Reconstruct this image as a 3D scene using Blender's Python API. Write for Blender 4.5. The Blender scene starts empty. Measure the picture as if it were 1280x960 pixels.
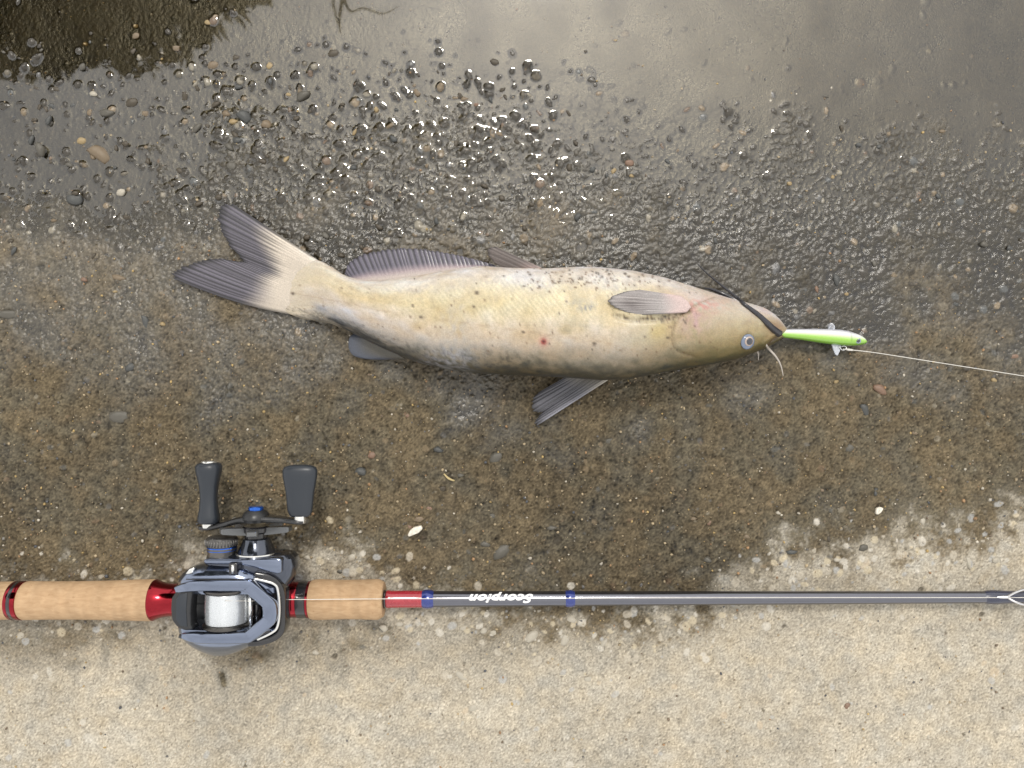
import bpy, bmesh, math, random
import numpy as np
from mathutils import Vector, Matrix

random.seed(7)
RNG = np.random.default_rng(7)
SC = bpy.context.scene
COL = SC.collection
PI = math.pi

# ------------------------------------------------------------------ camera
CAM_H = 0.54            # phone held about half a metre above the slab, looking straight down
F_PX = 1000.0           # focal length in pixels of the 1280 px wide photograph
cam_d = bpy.data.cameras.new('camera')
cam_d.sensor_fit = 'HORIZONTAL'
cam_d.sensor_width = 36.0
cam_d.lens = 36.0 * F_PX / 1280.0
cam_d.clip_start = 0.01
cam_d.clip_end = 500.0
cam = bpy.data.objects.new('camera', cam_d)
cam.location = (0, 0, CAM_H)
COL.objects.link(cam)
SC.camera = cam

# ------------------------------------------------------------------ sky and sun (sun behind thin bright cloud)
SUN_DIR = Vector((0.03, 0.590, 1.0)).normalized()
SUN_EL = math.asin(SUN_DIR.z)
world = bpy.data.worlds.new('World')
SC.world = world
world.use_nodes = True
wn = world.node_tree
wn.nodes.clear()
w_out = wn.nodes.new('ShaderNodeOutputWorld')
w_bg = wn.nodes.new('ShaderNodeBackground')
w_sky = wn.nodes.new('ShaderNodeTexSky')
w_sky.sky_type = 'NISHITA'
w_sky.sun_disc = False
w_sky.sun_elevation = SUN_EL
w_sky.sun_rotation = math.atan2(SUN_DIR.x, SUN_DIR.y)
w_sky.air_density = 1.0
w_sky.dust_density = 2.4
w_sky.ozone_density = 1.0
w_hsv = wn.nodes.new('ShaderNodeHueSaturation')
w_hsv.inputs['Saturation'].default_value = 0.22
wn.links.new(w_sky.outputs[0], w_hsv.inputs['Color'])
# thin, slightly uneven cloud veil over the whole sky
w_tc = wn.nodes.new('ShaderNodeTexCoord')
w_nz = wn.nodes.new('ShaderNodeTexNoise'); w_nz.inputs['Scale'].default_value = 5.0; w_nz.inputs['Detail'].default_value = 4.0
wn.links.new(w_tc.outputs['Generated'], w_nz.inputs['Vector'])
w_mr = wn.nodes.new('ShaderNodeMapRange'); w_mr.inputs['From Min'].default_value = 0.3; w_mr.inputs['From Max'].default_value = 0.7
w_mr.inputs['To Min'].default_value = 8.0; w_mr.inputs['To Max'].default_value = 11.5
wn.links.new(w_nz.outputs['Fac'], w_mr.inputs['Value'])
w_mx = wn.nodes.new('ShaderNodeMix'); w_mx.data_type = 'RGBA'; w_mx.inputs['Factor'].default_value = 0.5
wn.links.new(w_hsv.outputs[0], w_mx.inputs['A']); wn.links.new(w_mr.outputs[0], w_mx.inputs['B'])
w_tn = wn.nodes.new('ShaderNodeMix'); w_tn.data_type = 'RGBA'; w_tn.blend_type = 'MULTIPLY'; w_tn.inputs['Factor'].default_value = 1.0
w_tn.inputs['B'].default_value = (1.0, 0.972, 0.925, 1)
wn.links.new(w_mx.outputs['Result'], w_tn.inputs['A'])
wn.links.new(w_tn.outputs['Result'], w_bg.inputs['Color'])
w_bg.inputs['Strength'].default_value = 0.15
wn.links.new(w_bg.outputs[0], w_out.inputs['Surface'])

sun_d = bpy.data.lights.new('sun', 'SUN')
sun_d.energy = 1.3
sun_d.angle = math.radians(9.0)
sun_d.color = (1.0, 0.95, 0.87)
sun = bpy.data.objects.new('sun', sun_d)
sun.rotation_euler = SUN_DIR.to_track_quat('Z', 'Y').to_euler()
sun.location = SUN_DIR * 30
COL.objects.link(sun)

SC.view_settings.view_transform = 'Standard'
SC.view_settings.look = 'None'
SC.view_settings.gamma = 1.0
SC.view_settings.use_curve_mapping = False
SC.view_settings.exposure = 0.41
SC.render.engine = 'CYCLES'
SC.cycles.max_bounces = 8
SC.cycles.transparent_max_bounces = 12

# ------------------------------------------------------------------ helpers
def mpp(zmm):                       # metres per photograph pixel at a height (mm) above the slab
    return (CAM_H - zmm * 0.001) / F_PX

def P(px, py, zmm):                 # photograph pixel at a known height -> point in the place
    s = mpp(zmm)
    return Vector(((px - 640) * s, (480 - py) * s, zmm * 0.001))

def link(name, me, mat=None, parent=None, smooth=True, sharp=None):
    if mat is not None:
        me.materials.append(mat)
    if smooth:
        me.polygons.foreach_set('use_smooth', [True] * len(me.polygons))
        if sharp is not None:
            me.set_sharp_from_angle(angle=math.radians(sharp))
    o = bpy.data.objects.new(name, me)
    COL.objects.link(o)
    if parent is not None:
        o.parent = parent
        o.matrix_parent_inverse = Matrix.Translation(-parent.location) if parent.parent is None else Matrix.Identity(4)
    return o

def empty(name, loc, label, cat, group=None):
    o = bpy.data.objects.new(name, None)
    o.location = loc
    o.empty_display_size = 0.02
    COL.objects.link(o)
    tag(o, label, cat, group)
    return o

def tag(o, label=None, cat=None, group=None, kind=None):
    if label: o['label'] = label
    if cat: o['category'] = cat
    if group: o['group'] = group
    if kind: o['kind'] = kind
    return o

def mesh(name, verts, faces):
    me = bpy.data.meshes.new(name)
    me.from_pydata([tuple(v) for v in verts], [], faces)
    me.update()
    return me

def grid_mesh(name, V, nu, nv, wrap_v=False, cap=False, keep=None):
    """V: (nu*nv,3) float array, u-major. Quads built with numpy."""
    V = np.asarray(V, dtype=np.float32).reshape(-1, 3)
    iu = np.arange(nu - 1)[:, None]
    jv = np.arange(nv if wrap_v else nv - 1)[None, :]
    jn = (jv + 1) % nv
    q = np.stack(np.broadcast_arrays(iu * nv + jv, (iu + 1) * nv + jv, (iu + 1) * nv + jn, iu * nv + jn), -1).reshape(-1, 4)
    if keep is not None:
        q = q[keep.reshape(-1)]
    me = bpy.data.meshes.new(name)
    extra = []
    if cap:
        extra = [list(range(nv)), list(range((nu - 1) * nv, nu * nv))[::-1]]
    nl = q.size + sum(len(e) for e in extra)
    npoly = len(q) + len(extra)
    me.vertices.add(len(V)); me.loops.add(nl); me.polygons.add(npoly)
    me.vertices.foreach_set('co', V.reshape(-1))
    li = np.concatenate([q.reshape(-1)] + [np.array(e) for e in extra]).astype(np.int32)
    ls = np.concatenate([np.arange(len(q)) * 4] + ([np.array([q.size, q.size + nv])] if cap else [])).astype(np.int32)
    me.loops.foreach_set('vertex_index', li)
    me.polygons.foreach_set('loop_start', ls)
    me.update(calc_edges=True)
    me.validate()
    return me

def set_col(me, name, rgb):
    n = len(me.vertices)
    a = me.attributes.new(name, 'FLOAT_COLOR', 'POINT')
    buf = np.ones((n, 4), dtype=np.float32)
    buf[:, :3] = np.asarray(rgb).reshape(-1, 3)
    a.data.foreach_set('color', buf.reshape(-1))

def set_float(me, name, vals):
    a = me.attributes.new(name, 'FLOAT', 'POINT')
    a.data.foreach_set('value', np.asarray(vals, dtype=np.float32).reshape(-1))

def sstep(a, b, x):
    t = np.clip((x - a) / (b - a), 0, 1)
    return t * t * (3 - 2 * t)

def smooth1(y, n):
    k = np.hanning(2 * n + 3)[1:-1]; k /= k.sum()
    yp = np.concatenate([np.full(n, y[0]), y, np.full(n, y[-1])])
    return np.convolve(yp, k, 'valid')

def loft(name, rings, mat, parent, closed=True, cap=True, sharp=40):
    R = np.array(rings, dtype=float)
    nu, nv = R.shape[:2]
    me = grid_mesh(name, R.reshape(-1, 3), nu, nv, wrap_v=closed, cap=cap and closed)
    bm = bmesh.new(); bm.from_mesh(me); bmesh.ops.recalc_face_normals(bm, faces=bm.faces); bm.to_mesh(me); bm.free()
    return link(name, me, mat, parent, True, sharp)

def frame_axes(d):
    d = Vector(d).normalized()
    up = Vector((0, 0, 1)) if abs(d.z) < 0.95 else Vector((0, 1, 0))
    s = d.cross(up).normalized()
    return s, s.cross(d).normalized()

def tube(name, pts, radii, mat, parent, n=10, sharp=None, sub=0):
    pts = [Vector(p) for p in pts]
    if np.isscalar(radii): radii = [radii] * len(pts)
    if sub:
        pts, radii = resample(pts, radii, sub)
    rings = []
    for i, p in enumerate(pts):
        d = pts[min(i + 1, len(pts) - 1)] - pts[max(i - 1, 0)]
        s, t = frame_axes(d)
        rings.append([p + (s * math.cos(a) + t * math.sin(a)) * radii[i] for a in [2 * PI * k / n for k in range(n)]])
    return loft(name, rings, mat, parent, sharp=sharp)

def resample(pts, radii, sub):           # Catmull-Rom
    out, ro = [], []
    n = len(pts)
    for i in range(n - 1):
        p0, p1, p2, p3 = pts[max(i - 1, 0)], pts[i], pts[i + 1], pts[min(i + 2, n - 1)]
        for k in range(sub):
            t = k / sub
            out.append(0.5 * ((2 * p1) + (p2 - p0) * t + (2 * p0 - 5 * p1 + 4 * p2 - p3) * t * t + (3 * p1 - p0 - 3 * p2 + p3) * t ** 3))
            ro.append(radii[i] * (1 - t) + radii[i + 1] * t)
    out.append(pts[-1]); ro.append(radii[-1])
    return out, ro

def lathe(name, origin, axis, profile, mat, parent, n=40, sharp=35, squash=1.0):
    """profile: list of (distance along axis, radius) in metres."""
    axis = Vector(axis).normalized()
    s, t = frame_axes(axis)
    rings = []
    for d, r in profile:
        c = Vector(origin) + axis * d
        rings.append([c + (s * math.cos(a) + t * (math.sin(a) * squash)) * max(r, 1e-5) for a in [2 * PI * k / n for k in range(n)]])
    return loft(name, rings, mat, parent, sharp=sharp)

def rail(name, pts, widths, heights, mat, parent, rnd=0.3, sub=5, sharp=None):
    """rounded-rectangle section swept along a path, width in plan, height along z."""
    pts = [Vector(p) for p in pts]
    n0 = len(pts)
    if np.isscalar(widths): widths = [widths] * n0
    if np.isscalar(heights): heights = [heights] * n0
    P1, W = resample(pts, widths, sub)
    _, Hh = resample(pts, heights, sub)
    rings = []
    for i, p in enumerate(P1):
        d = P1[min(i + 1, len(P1) - 1)] - P1[max(i - 1, 0)]
        d.z = 0
        d.normalize()
        s = Vector((d.y, -d.x, 0))
        w, h = W[i] / 2, Hh[i] / 2
        r = rnd * min(w, h) * 2
        sec = []
        for cx, cz, a0 in ((w - r, h - r, 0), (-(w - r), h - r, PI / 2), (-(w - r), -(h - r), PI), (w - r, -(h - r), 1.5 * PI)):
            for k in range(4):
                a = a0 + k * PI / 6
                sec.append(p + s * (cx + r * math.cos(a)) + Vector((0, 0, cz + r * math.sin(a))))
        rings.append(sec)
    return loft(name, rings, mat, parent, sharp=sharp)

def prism(name, pts, z0, z1, mat, parent, bevel=0.0008, seg=2, sharp=30):
    bm = bmesh.new()
    vs = [bm.verts.new((p[0], p[1], z0)) for p in pts]
    f = bm.faces.new(vs)
    r = bmesh.ops.extrude_face_region(bm, geom=[f])
    for v in r['geom']:
        if isinstance(v, bmesh.types.BMVert): v.co.z = z1
    bmesh.ops.recalc_face_normals(bm, faces=bm.faces)
    if bevel:
        bmesh.ops.bevel(bm, geom=list(bm.edges), offset=bevel, segments=seg, affect='EDGES', profile=0.5, clamp_overlap=True)
    me = bpy.data.meshes.new(name); bm.to_mesh(me); bm.free()
    return link(name, me, mat, parent, True, sharp)

# ------------------------------------------------------------------ materials
def new_mat(name):
    m = bpy.data.materials.new(name); m.use_nodes = True
    nt = m.node_tree
    b = nt.nodes['Principled BSDF']
    return m, nt, b

def N(nt, t, **kw):
    n = nt.nodes.new(t)
    for k, v in kw.items(): setattr(n, k, v)
    return n

def simple(name, col, rough=0.4, metal=0.0, coat=0.0, spec=0.5, noise=0.0, nscale=300, bump=0.0, bscale=800, rvar=0.1):
    m, nt, b = new_mat(name)
    b.inputs['Base Color'].default_value = (*col, 1)
    b.inputs['Roughness'].default_value = rough
    b.inputs['Metallic'].default_value = metal
    b.inputs['Coat Weight'].default_value = coat
    b.inputs['Coat Roughness'].default_value = 0.08
    b.inputs['Specular IOR Level'].default_value = spec
    tc = N(nt, 'ShaderNodeTexCoord')
    nz = N(nt, 'ShaderNodeTexNoise'); nz.inputs['Scale'].default_value = nscale; nz.inputs['Detail'].default_value = 5
    nt.links.new(tc.outputs['Object'], nz.inputs['Vector'])
    if noise:
        mx = N(nt, 'ShaderNodeMix', data_type='RGBA', blend_type='MULTIPLY')
        mx.inputs['Factor'].default_value = 1.0
        mx.inputs['A'].default_value = (*col, 1)
        rp = N(nt, 'ShaderNodeMapRange'); rp.inputs['To Min'].default_value = 1 - noise; rp.inputs['To Max'].default_value = 1 + noise
        nt.links.new(nz.outputs['Fac'], rp.inputs['Value'])
        nt.links.new(rp.outputs[0], mx.inputs['B'])
        nt.links.new(mx.outputs['Result'], b.inputs['Base Color'])
    if rvar:
        rp = N(nt, 'ShaderNodeMapRange')
        rp.inputs['From Min'].default_value = 0.3; rp.inputs['From Max'].default_value = 0.7
        rp.inputs['To Min'].default_value = max(0.02, rough - rvar); rp.inputs['To Max'].default_value = rough + rvar
        nt.links.new(nz.outputs['Fac'], rp.inputs['Value'])
        nt.links.new(rp.outputs[0], b.inputs['Roughness'])
    if bump:
        n2 = N(nt, 'ShaderNodeTexNoise'); n2.inputs['Scale'].default_value = bscale; n2.inputs['Detail'].default_value = 4
        nt.links.new(tc.outputs['Object'], n2.inputs['Vector'])
        bp = N(nt, 'ShaderNodeBump'); bp.inputs['Strength'].default_value = bump; bp.inputs['Distance'].default_value = 0.0006
        nt.links.new(n2.outputs['Fac'], bp.inputs['Height'])
        nt.links.new(bp.outputs[0], b.inputs['Normal'])
    return m

def vcol_mat(name, rough=0.4, coat=0.0, spec=0.5, nvar=0.12, nscale=900, bump=0.15, bscale=1500, sss=0.0, rough_attr=None):
    m, nt, b = new_mat(name)
    at = N(nt, 'ShaderNodeAttribute', attribute_name='tint')
    tc = N(nt, 'ShaderNodeTexCoord')
    nz = N(nt, 'ShaderNodeTexNoise'); nz.inputs['Scale'].default_value = nscale; nz.inputs['Detail'].default_value = 6
    nt.links.new(tc.outputs['Object'], nz.inputs['Vector'])
    rp = N(nt, 'ShaderNodeMapRange'); rp.inputs['From Min'].default_value = 0.3; rp.inputs['From Max'].default_value = 0.7
    rp.inputs['To Min'].default_value = 1 - nvar; rp.inputs['To Max'].default_value = 1 + nvar
    nt.links.new(nz.outputs['Fac'], rp.inputs['Value'])
    mx = N(nt, 'ShaderNodeMix', data_type='RGBA', blend_type='MULTIPLY'); mx.inputs['Factor'].default_value = 1
    nt.links.new(at.outputs['Color'], mx.inputs['A']); nt.links.new(rp.outputs[0], mx.inputs['B'])
    nt.links.new(mx.outputs['Result'], b.inputs['Base Color'])
    b.inputs['Roughness'].default_value = rough
    b.inputs['Coat Weight'].default_value = coat
    b.inputs['Coat Roughness'].default_value = 0.12
    b.inputs['Specular IOR Level'].default_value = spec
    if sss:
        b.inputs['Subsurface Weight'].default_value = sss
        b.inputs['Subsurface Radius'].default_value = (0.006, 0.003, 0.0015)
        b.inputs['Subsurface Scale'].default_value = 0.5
    if rough_attr:
        ra = N(nt, 'ShaderNodeAttribute', attribute_name=rough_attr)
        nt.links.new(ra.outputs['Fac'], b.inputs['Roughness'])
    if bump:
        n2 = N(nt, 'ShaderNodeTexNoise'); n2.inputs['Scale'].default_value = bscale; n2.inputs['Detail'].default_value = 5
        nt.links.new(tc.outputs['Object'], n2.inputs['Vector'])
        bp = N(nt, 'ShaderNodeBump'); bp.inputs['Strength'].default_value = bump; bp.inputs['Distance'].default_value = 0.0008
        nt.links.new(n2.outputs['Fac'], bp.inputs['Height'])
        nt.links.new(bp.outputs[0], b.inputs['Normal'])
    return m

# ================================================================== GROUND
RES = 0.0008
GX0, GX1 = -0.62, 0.62
GY0, GY1 = -0.50, 0.56
nx = int(round((GX1 - GX0) / RES)) + 1
ny = int(round((GY1 - GY0) / RES)) + 1
gx = GX0 + np.arange(nx) * RES
gy = GY0 + np.arange(ny) * RES
MPP0 = CAM_H / F_PX
PX = (gx / MPP0 + 640)[:, None] * np.ones((1, ny))
PY = (480 - gy / MPP0)[None, :] * np.ones((nx, 1))

kx = np.fft.fftfreq(nx, RES)[:, None]
ky = np.fft.rfftfreq(ny, RES)[None, :]
kk = np.sqrt(kx * kx + ky * ky)

def band_noise(lam, spread=0.6, seed=0):
    """zero-mean unit-variance noise with wavelengths about lam (metres)."""
    r = np.random.default_rng(seed)
    Fh = np.fft.rfft2(r.standard_normal((nx, ny)))
    k0 = 1.0 / lam
    w = np.exp(-((np.log(np.maximum(kk, 1e-3) / k0)) / spread) ** 2)
    w[0, 0] = 0
    out = np.fft.irfft2(Fh * w, s=(nx, ny))
    return out / out.std()

def low_noise(lam, seed=0):
    r = np.random.default_rng(seed)
    Fh = np.fft.rfft2(r.standard_normal((nx, ny)))
    w = np.exp(-(kk * lam) ** 2)
    w[0, 0] = 0
    out = np.fft.irfft2(Fh * w, s=(nx, ny))
    return out / out.std()

def blur(a, sig):
    return np.fft.irfft2(np.fft.rfft2(a) * np.exp(-2 * (PI * sig * kk) ** 2), s=(nx, ny))

nL = low_noise(0.09, 1); nM = low_noise(0.03, 2); nS = band_noise(0.012, 0.6, 3)
nF = band_noise(0.005, 0.6, 4); nG = band_noise(0.0026, 0.5, 5); nE = low_noise(0.012, 6)

# --- where the slab is wet, dry or under water
bx = [-700, 0, 150, 230, 300, 360, 420, 470, 520, 600, 700, 800, 880, 930, 980, 1040, 1100, 1180, 1280, 1900]
by = [745, 735, 735, 722, 705, 692, 694, 715, 748, 768, 780, 782, 768, 735, 706, 694, 690, 682, 655, 640]
edge = np.interp(PX, bx, by)
d_edge = edge + 13 * nM + 9 * nE + 7 * nS - PY
wet = sstep(-30, 42, d_edge + 8 * nF)
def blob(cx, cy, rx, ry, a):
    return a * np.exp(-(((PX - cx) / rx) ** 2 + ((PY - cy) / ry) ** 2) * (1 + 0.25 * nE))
damp = blob(40, 800, 95, 28, .55) + blob(310, 815, 110, 40, .42) + blob(150, 790, 60, 22, .3) + blob(600, 800, 200, 26, .33) + blob(430, 800, 70, 26, .3)  # damp patches below the rod; shadow under the reel is painted in as well
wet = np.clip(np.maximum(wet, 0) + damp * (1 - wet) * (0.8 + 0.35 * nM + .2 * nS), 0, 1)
film = 1 - sstep(215, 450, PY + 24 * nM + 40 * nL - 75 * sstep(640, 1000, PX))      # how much water stands on the mud

# --- base level (mm)
base = np.interp(PY, [-520, -420, -200, 0, 60, 110, 160, 230, 310, 390, 480, 1500],
                 [0.6, -2.0, -4.2, -3.6, -3.2, -2.95, -2.78, -2.52, -1.9, -0.8, 0.0, 0.0])
silt = sstep(690, 800, PX + 25 * nM) * (1 - sstep(80, 170, PY - 60 * sstep(800, 1280, PX) + 15 * nM))
silt = np.maximum(silt, sstep(520, 640, PX) * (1 - sstep(60, 105, PY + 8 * nM)))
clear_water = (1 - sstep(20, 75, PY + 0.26 * (PX - 60) * (PX > 60)))  # deeper clear water, top left
base = base + 0.32 * nL * (1 - 0.55 * film) + 0.22 * nM * (1 - 0.5 * film)
lumpy = sstep(150, 300, PX + 30 * nM) * (1 - 0.35 * sstep(900, 1200, PX)) * sstep(88, 150, PY + 14 * nM + 10 * nE + 55 * sstep(700, 900, PX) * -1) * (1 - sstep(300, 430, PY))
base = base + 0.22 * lumpy * (1 - 0.6 * sstep(250, 380, PY))
rough_amp = 0.15 + 0.85 * (1 - silt)
nP = band_noise(0.0032, 0.45, 12)
fine = (0.12 * nS + 0.13 * nF + 0.12 * nG) - (0.25 + 0.75 * wet) * sstep(1.0, 2.3, nP)
G = base + fine * rough_amp * (1.0 + 0.5 * wet) * (1 - 0.80 * film * (1 - 0.25 * lumpy)) + lumpy * (0.07 * nS + 0.07 * nF)

# --- colour of the slab: mud film, wet sand grains, dry concrete
mud = np.stack([0.088 + 0 * PX, 0.072 + 0 * PX, 0.046 + 0 * PX], -1)
mud = mud * (1 + 0.10 * nL + 0.10 * nM + 0.14 * nS + 0.12 * nF + 0.16 * nG)[..., None]
warm = np.clip(0.5 + 0.5 * nM + .3 * nE, 0, 1)[..., None]
mud = mud * (np.array([1.03, 0.99, 0.95]) * warm + np.array([0.97, 1.0, 1.03]) * (1 - warm))
conc = np.array([0.36, 0.325, 0.262]) * (1 + 0.05 * nL + 0.04 * nM + 0.045 * nS + 0.05 * nF + 0.09 * nG)[..., None]
conc = conc * (1 + np.array([0.012, 0.0, -0.02]) * nE[..., None])
pit = sstep(2.1, 2.9, nF + 0.3 * nG)[..., None]
conc = conc * (1 - 0.55 * pit)
filmg = 1 - sstep(290, 540, PY + 24 * nM + 40 * nL)
mud = mud * (1 - 0.55 * filmg[..., None]) + 0.55 * filmg[..., None] * np.array([0.078, 0.071, 0.058]) * (mud.mean(-1) / 0.068)[..., None]
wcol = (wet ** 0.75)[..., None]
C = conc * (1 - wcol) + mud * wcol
C = C * (1 - np.array([0.76, 0.78, 0.86]) * sstep(0.25, 1.0, film)[..., None] * (1 - 0.35 * silt[..., None]))
C = C * np.clip(1 + 0.15 * np.random.default_rng(9).standard_normal((nx, ny)), .5, 1.6)[..., None]

# --- bumps: stones set in the slab, most of them coated in mud
def stamp(cx, cy, rx, ry, ang, hgt, col, cmix, power=0.5):
    R = max(rx, ry) * 1.15
    i0, i1 = int((cx - R - GX0) / RES), int((cx + R - GX0) / RES) + 2
    j0, j1 = int((cy - R - GY0) / RES), int((cy + R - GY0) / RES) + 2
    if i0 < 0 or j0 < 0 or i1 >= nx or j1 >= ny: return
    dx = gx[i0:i1, None] - cx; dy = gy[None, j0:j1] - cy
    c, s = math.cos(ang), math.sin(ang)
    u = (dx * c + dy * s) / rx; v = (-dx * s + dy * c) / ry
    d2 = u * u + v * v
    cap = np.clip(1 - d2, 0, 1) ** power
    G[i0:i1, j0:j1] += hgt * cap
    if col is not None:
        a = (cmix * sstep(1.05, 0.75, d2))[..., None] if False else (cmix * (1 - sstep(0.7, 1.05, d2)))[..., None]
        C[i0:i1, j0:j1] = C[i0:i1, j0:j1] * (1 - a) + np.array(col) * a

STONE = [(0.20, 0.15, 0.09), (0.12, 0.12, 0.12), (0.085, 0.092, 0.094), (0.25, 0.19, 0.12), (0.17, 0.115, 0.075), (0.14, 0.12, 0.085), (0.30, 0.27, 0.21)]
rs = np.random.default_rng(21)
def sample_at(A, x, y):
    i = min(max(int((x - GX0) / RES), 0), nx - 1); j = min(max(int((y - GY0) / RES), 0), ny - 1)
    return A[i, j]
nb = 42000
bxs = rs.uniform(GX0 + .01, GX1 - .01, nb); bys = rs.uniform(GY0 + .01, GY1 - .01, nb)
for x, y in zip(bxs, bys):
    px, py = x / MPP0 + 640, 480 - y / MPP0
    w = sample_at(wet, x, y); fl = sample_at(film, x, y); si = sample_at(silt, x, y)
    big = rs.random()
    ang = rs.uniform(0, PI)
    if fl > 0.5:
        keep = 0.88 if py > 75 else 0.32
        keep *= 0.75 + 0.25 * min(1, max(0, (px - 100) / 200))
        if py < 45 and px < 760: keep = 0.05
        keep *= (1 - 0.80 * si)
        if rs.random() > keep: continue
        r = (2.0 + 4.4 * big ** 2.0) * MPP0
        h = r * 1000 * rs.uniform(0.38, 0.72) * (1 - 0.30 * sample_at(lumpy, x, y)) * (1 - 0.55 * si) * (1 - 0.45 * sstep(230, 360, py))
        if py < 110: h += 0.5 * (1 - si)
        if px > 700:
            h *= 0.62
            if rs.random() < 0.25: continue
        st = rs.random() < 0.16
        stamp(x, y, r, r * rs.uniform(0.45, 1), ang, h, STONE[rs.integers(len(STONE))] if st else (0.030, 0.024, 0.015), 0.7 if st else 0.8)
    elif w > 0.5:
        if rs.random() > 0.62: continue
        r = (1.6 + 3.6 * big ** 2.5) * MPP0
        h = r * 1000 * rs.uniform(0.32, 0.80)
        if rs.random() < 0.30: h = -h * 0.7
        st = rs.random() < 0.20
        stamp(x, y, r, r * rs.uniform(0.55, 1), ang, h, STONE[rs.integers(len(STONE))] if st else None, 0.45)
    else:
        if rs.random() > 0.21: continue
        r = (1.6 + 5.5 * big ** 2.5) * MPP0
        h = r * 1000 * rs.uniform(0.02, 0.10)
        q = rs.random()
        if q < 0.10: stamp(x, y, r * .45, r * 0.35, ang, -0.5, (0.10, 0.085, 0.06), 0.8)
        elif q < 0.40: stamp(x, y, r, r * rs.uniform(0.55, 1), ang, h, [(0.46, 0.42, 0.35), (0.36, 0.36, 0.35), (0.44, 0.36, 0.26), (0.50, 0.47, 0.41)][rs.integers(4)], 0.6)
        else: stamp(x, y, r, r * rs.uniform(0.55, 1), ang, h, None, 0)
# lighter stones standing out along the drying edge
for k in range(520):
    x = rs.uniform(-0.36, 0.36); px = x / MPP0 + 640
    py = np.interp(px, bx, by) + rs.normal(12, 24)
    y = (480 - py) * MPP0
    r = (1.8 + 5.0 * rs.random() ** 2.2) * MPP0
    stamp(x, y, r, r * rs.uniform(0.55, 1), rs.uniform(0, PI), r * 1000 * rs.uniform(0.08, 0.3),
          [(0.42, 0.38, 0.31), (0.46, 0.40, 0.29), (0.34, 0.34, 0.33), (0.50, 0.47, 0.41)][rs.integers(4)], 0.75)
# a few dark pits in the slab
for px, py, r in ((527, 672, 9), (697, 676, 7), (745, 302, 6), (727, 308, 8), (1100, 632, 5), (418, 820, 4), (1151, 737, 4), (1228, 768, 4), (980, 783, 3)):
    stamp((px - 640) * MPP0, (480 - py) * MPP0, r * MPP0, r * 0.75 * MPP0, 0.6, -1.5, (0.035, 0.028, 0.02), 0.6)

WL = -2.35                                     # water level, mm
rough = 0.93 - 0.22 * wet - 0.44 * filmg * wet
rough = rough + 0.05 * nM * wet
rough = np.clip(rough - 0.12 * sstep(420, 300, PY) * 0, 0.16, 0.97)

# --- sheet: dense in view, coarser beyond, out to the horizon
def pick(g, a, b, outer):
    idx = np.arange(len(g))
    inn = idx[(g >= a) & (g <= b)]
    lo = idx[:inn[0]][::-1][outer - 1::outer][::-1]; hi = idx[inn[-1] + outer::outer]
    return np.concatenate([lo, inn, hi])
ix = pick(gx, -0.356, 0.356, 5)
iy = pick(gy, -0.272, 0.272, 5)
far = np.array([0.05, 0.13, 0.28, 0.55, 1.1, 2.2, 4.5, 9, 18, 36, 70, 140])
X = np.concatenate([gx[ix[0]] - far[::-1], gx[ix], gx[ix[-1]] + far])
Y = np.concatenate([gy[iy[0]] - far[::-1], gy[iy], gy[iy[-1]] + far])
nf = len(far)
def padded(A, fill_edge=True):
    return np.pad(A[np.ix_(ix, iy)], ((nf, nf), (nf, nf)) + ((0, 0),) * (A.ndim - 2), mode='edge')
Zp = padded(G)
mask = np.zeros_like(Zp); mask[nf:-nf, nf:-nf] = 1
Zp = Zp * mask + (1 - mask) * 0.4
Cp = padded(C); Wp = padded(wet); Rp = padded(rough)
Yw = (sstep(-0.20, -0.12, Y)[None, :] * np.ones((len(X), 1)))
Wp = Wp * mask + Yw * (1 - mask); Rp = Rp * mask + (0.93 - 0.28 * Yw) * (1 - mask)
outer_c = np.where(Wp[..., None] > 0.5, np.array([0.09, 0.072, 0.048]), np.array([0.36, 0.325, 0.262]))
Cp = Cp * mask[..., None] + outer_c * (1 - mask[..., None])
V = np.stack([np.broadcast_to(X[:, None], Zp.shape), np.broadcast_to(Y[None, :], Zp.shape), Zp * 0.001], -1)
g_me = grid_mesh('ground', V.reshape(-1, 3), len(X), len(Y))
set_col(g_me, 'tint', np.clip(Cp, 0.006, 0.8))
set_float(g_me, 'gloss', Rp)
set_float(g_me, 'wet', Wp)

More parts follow.
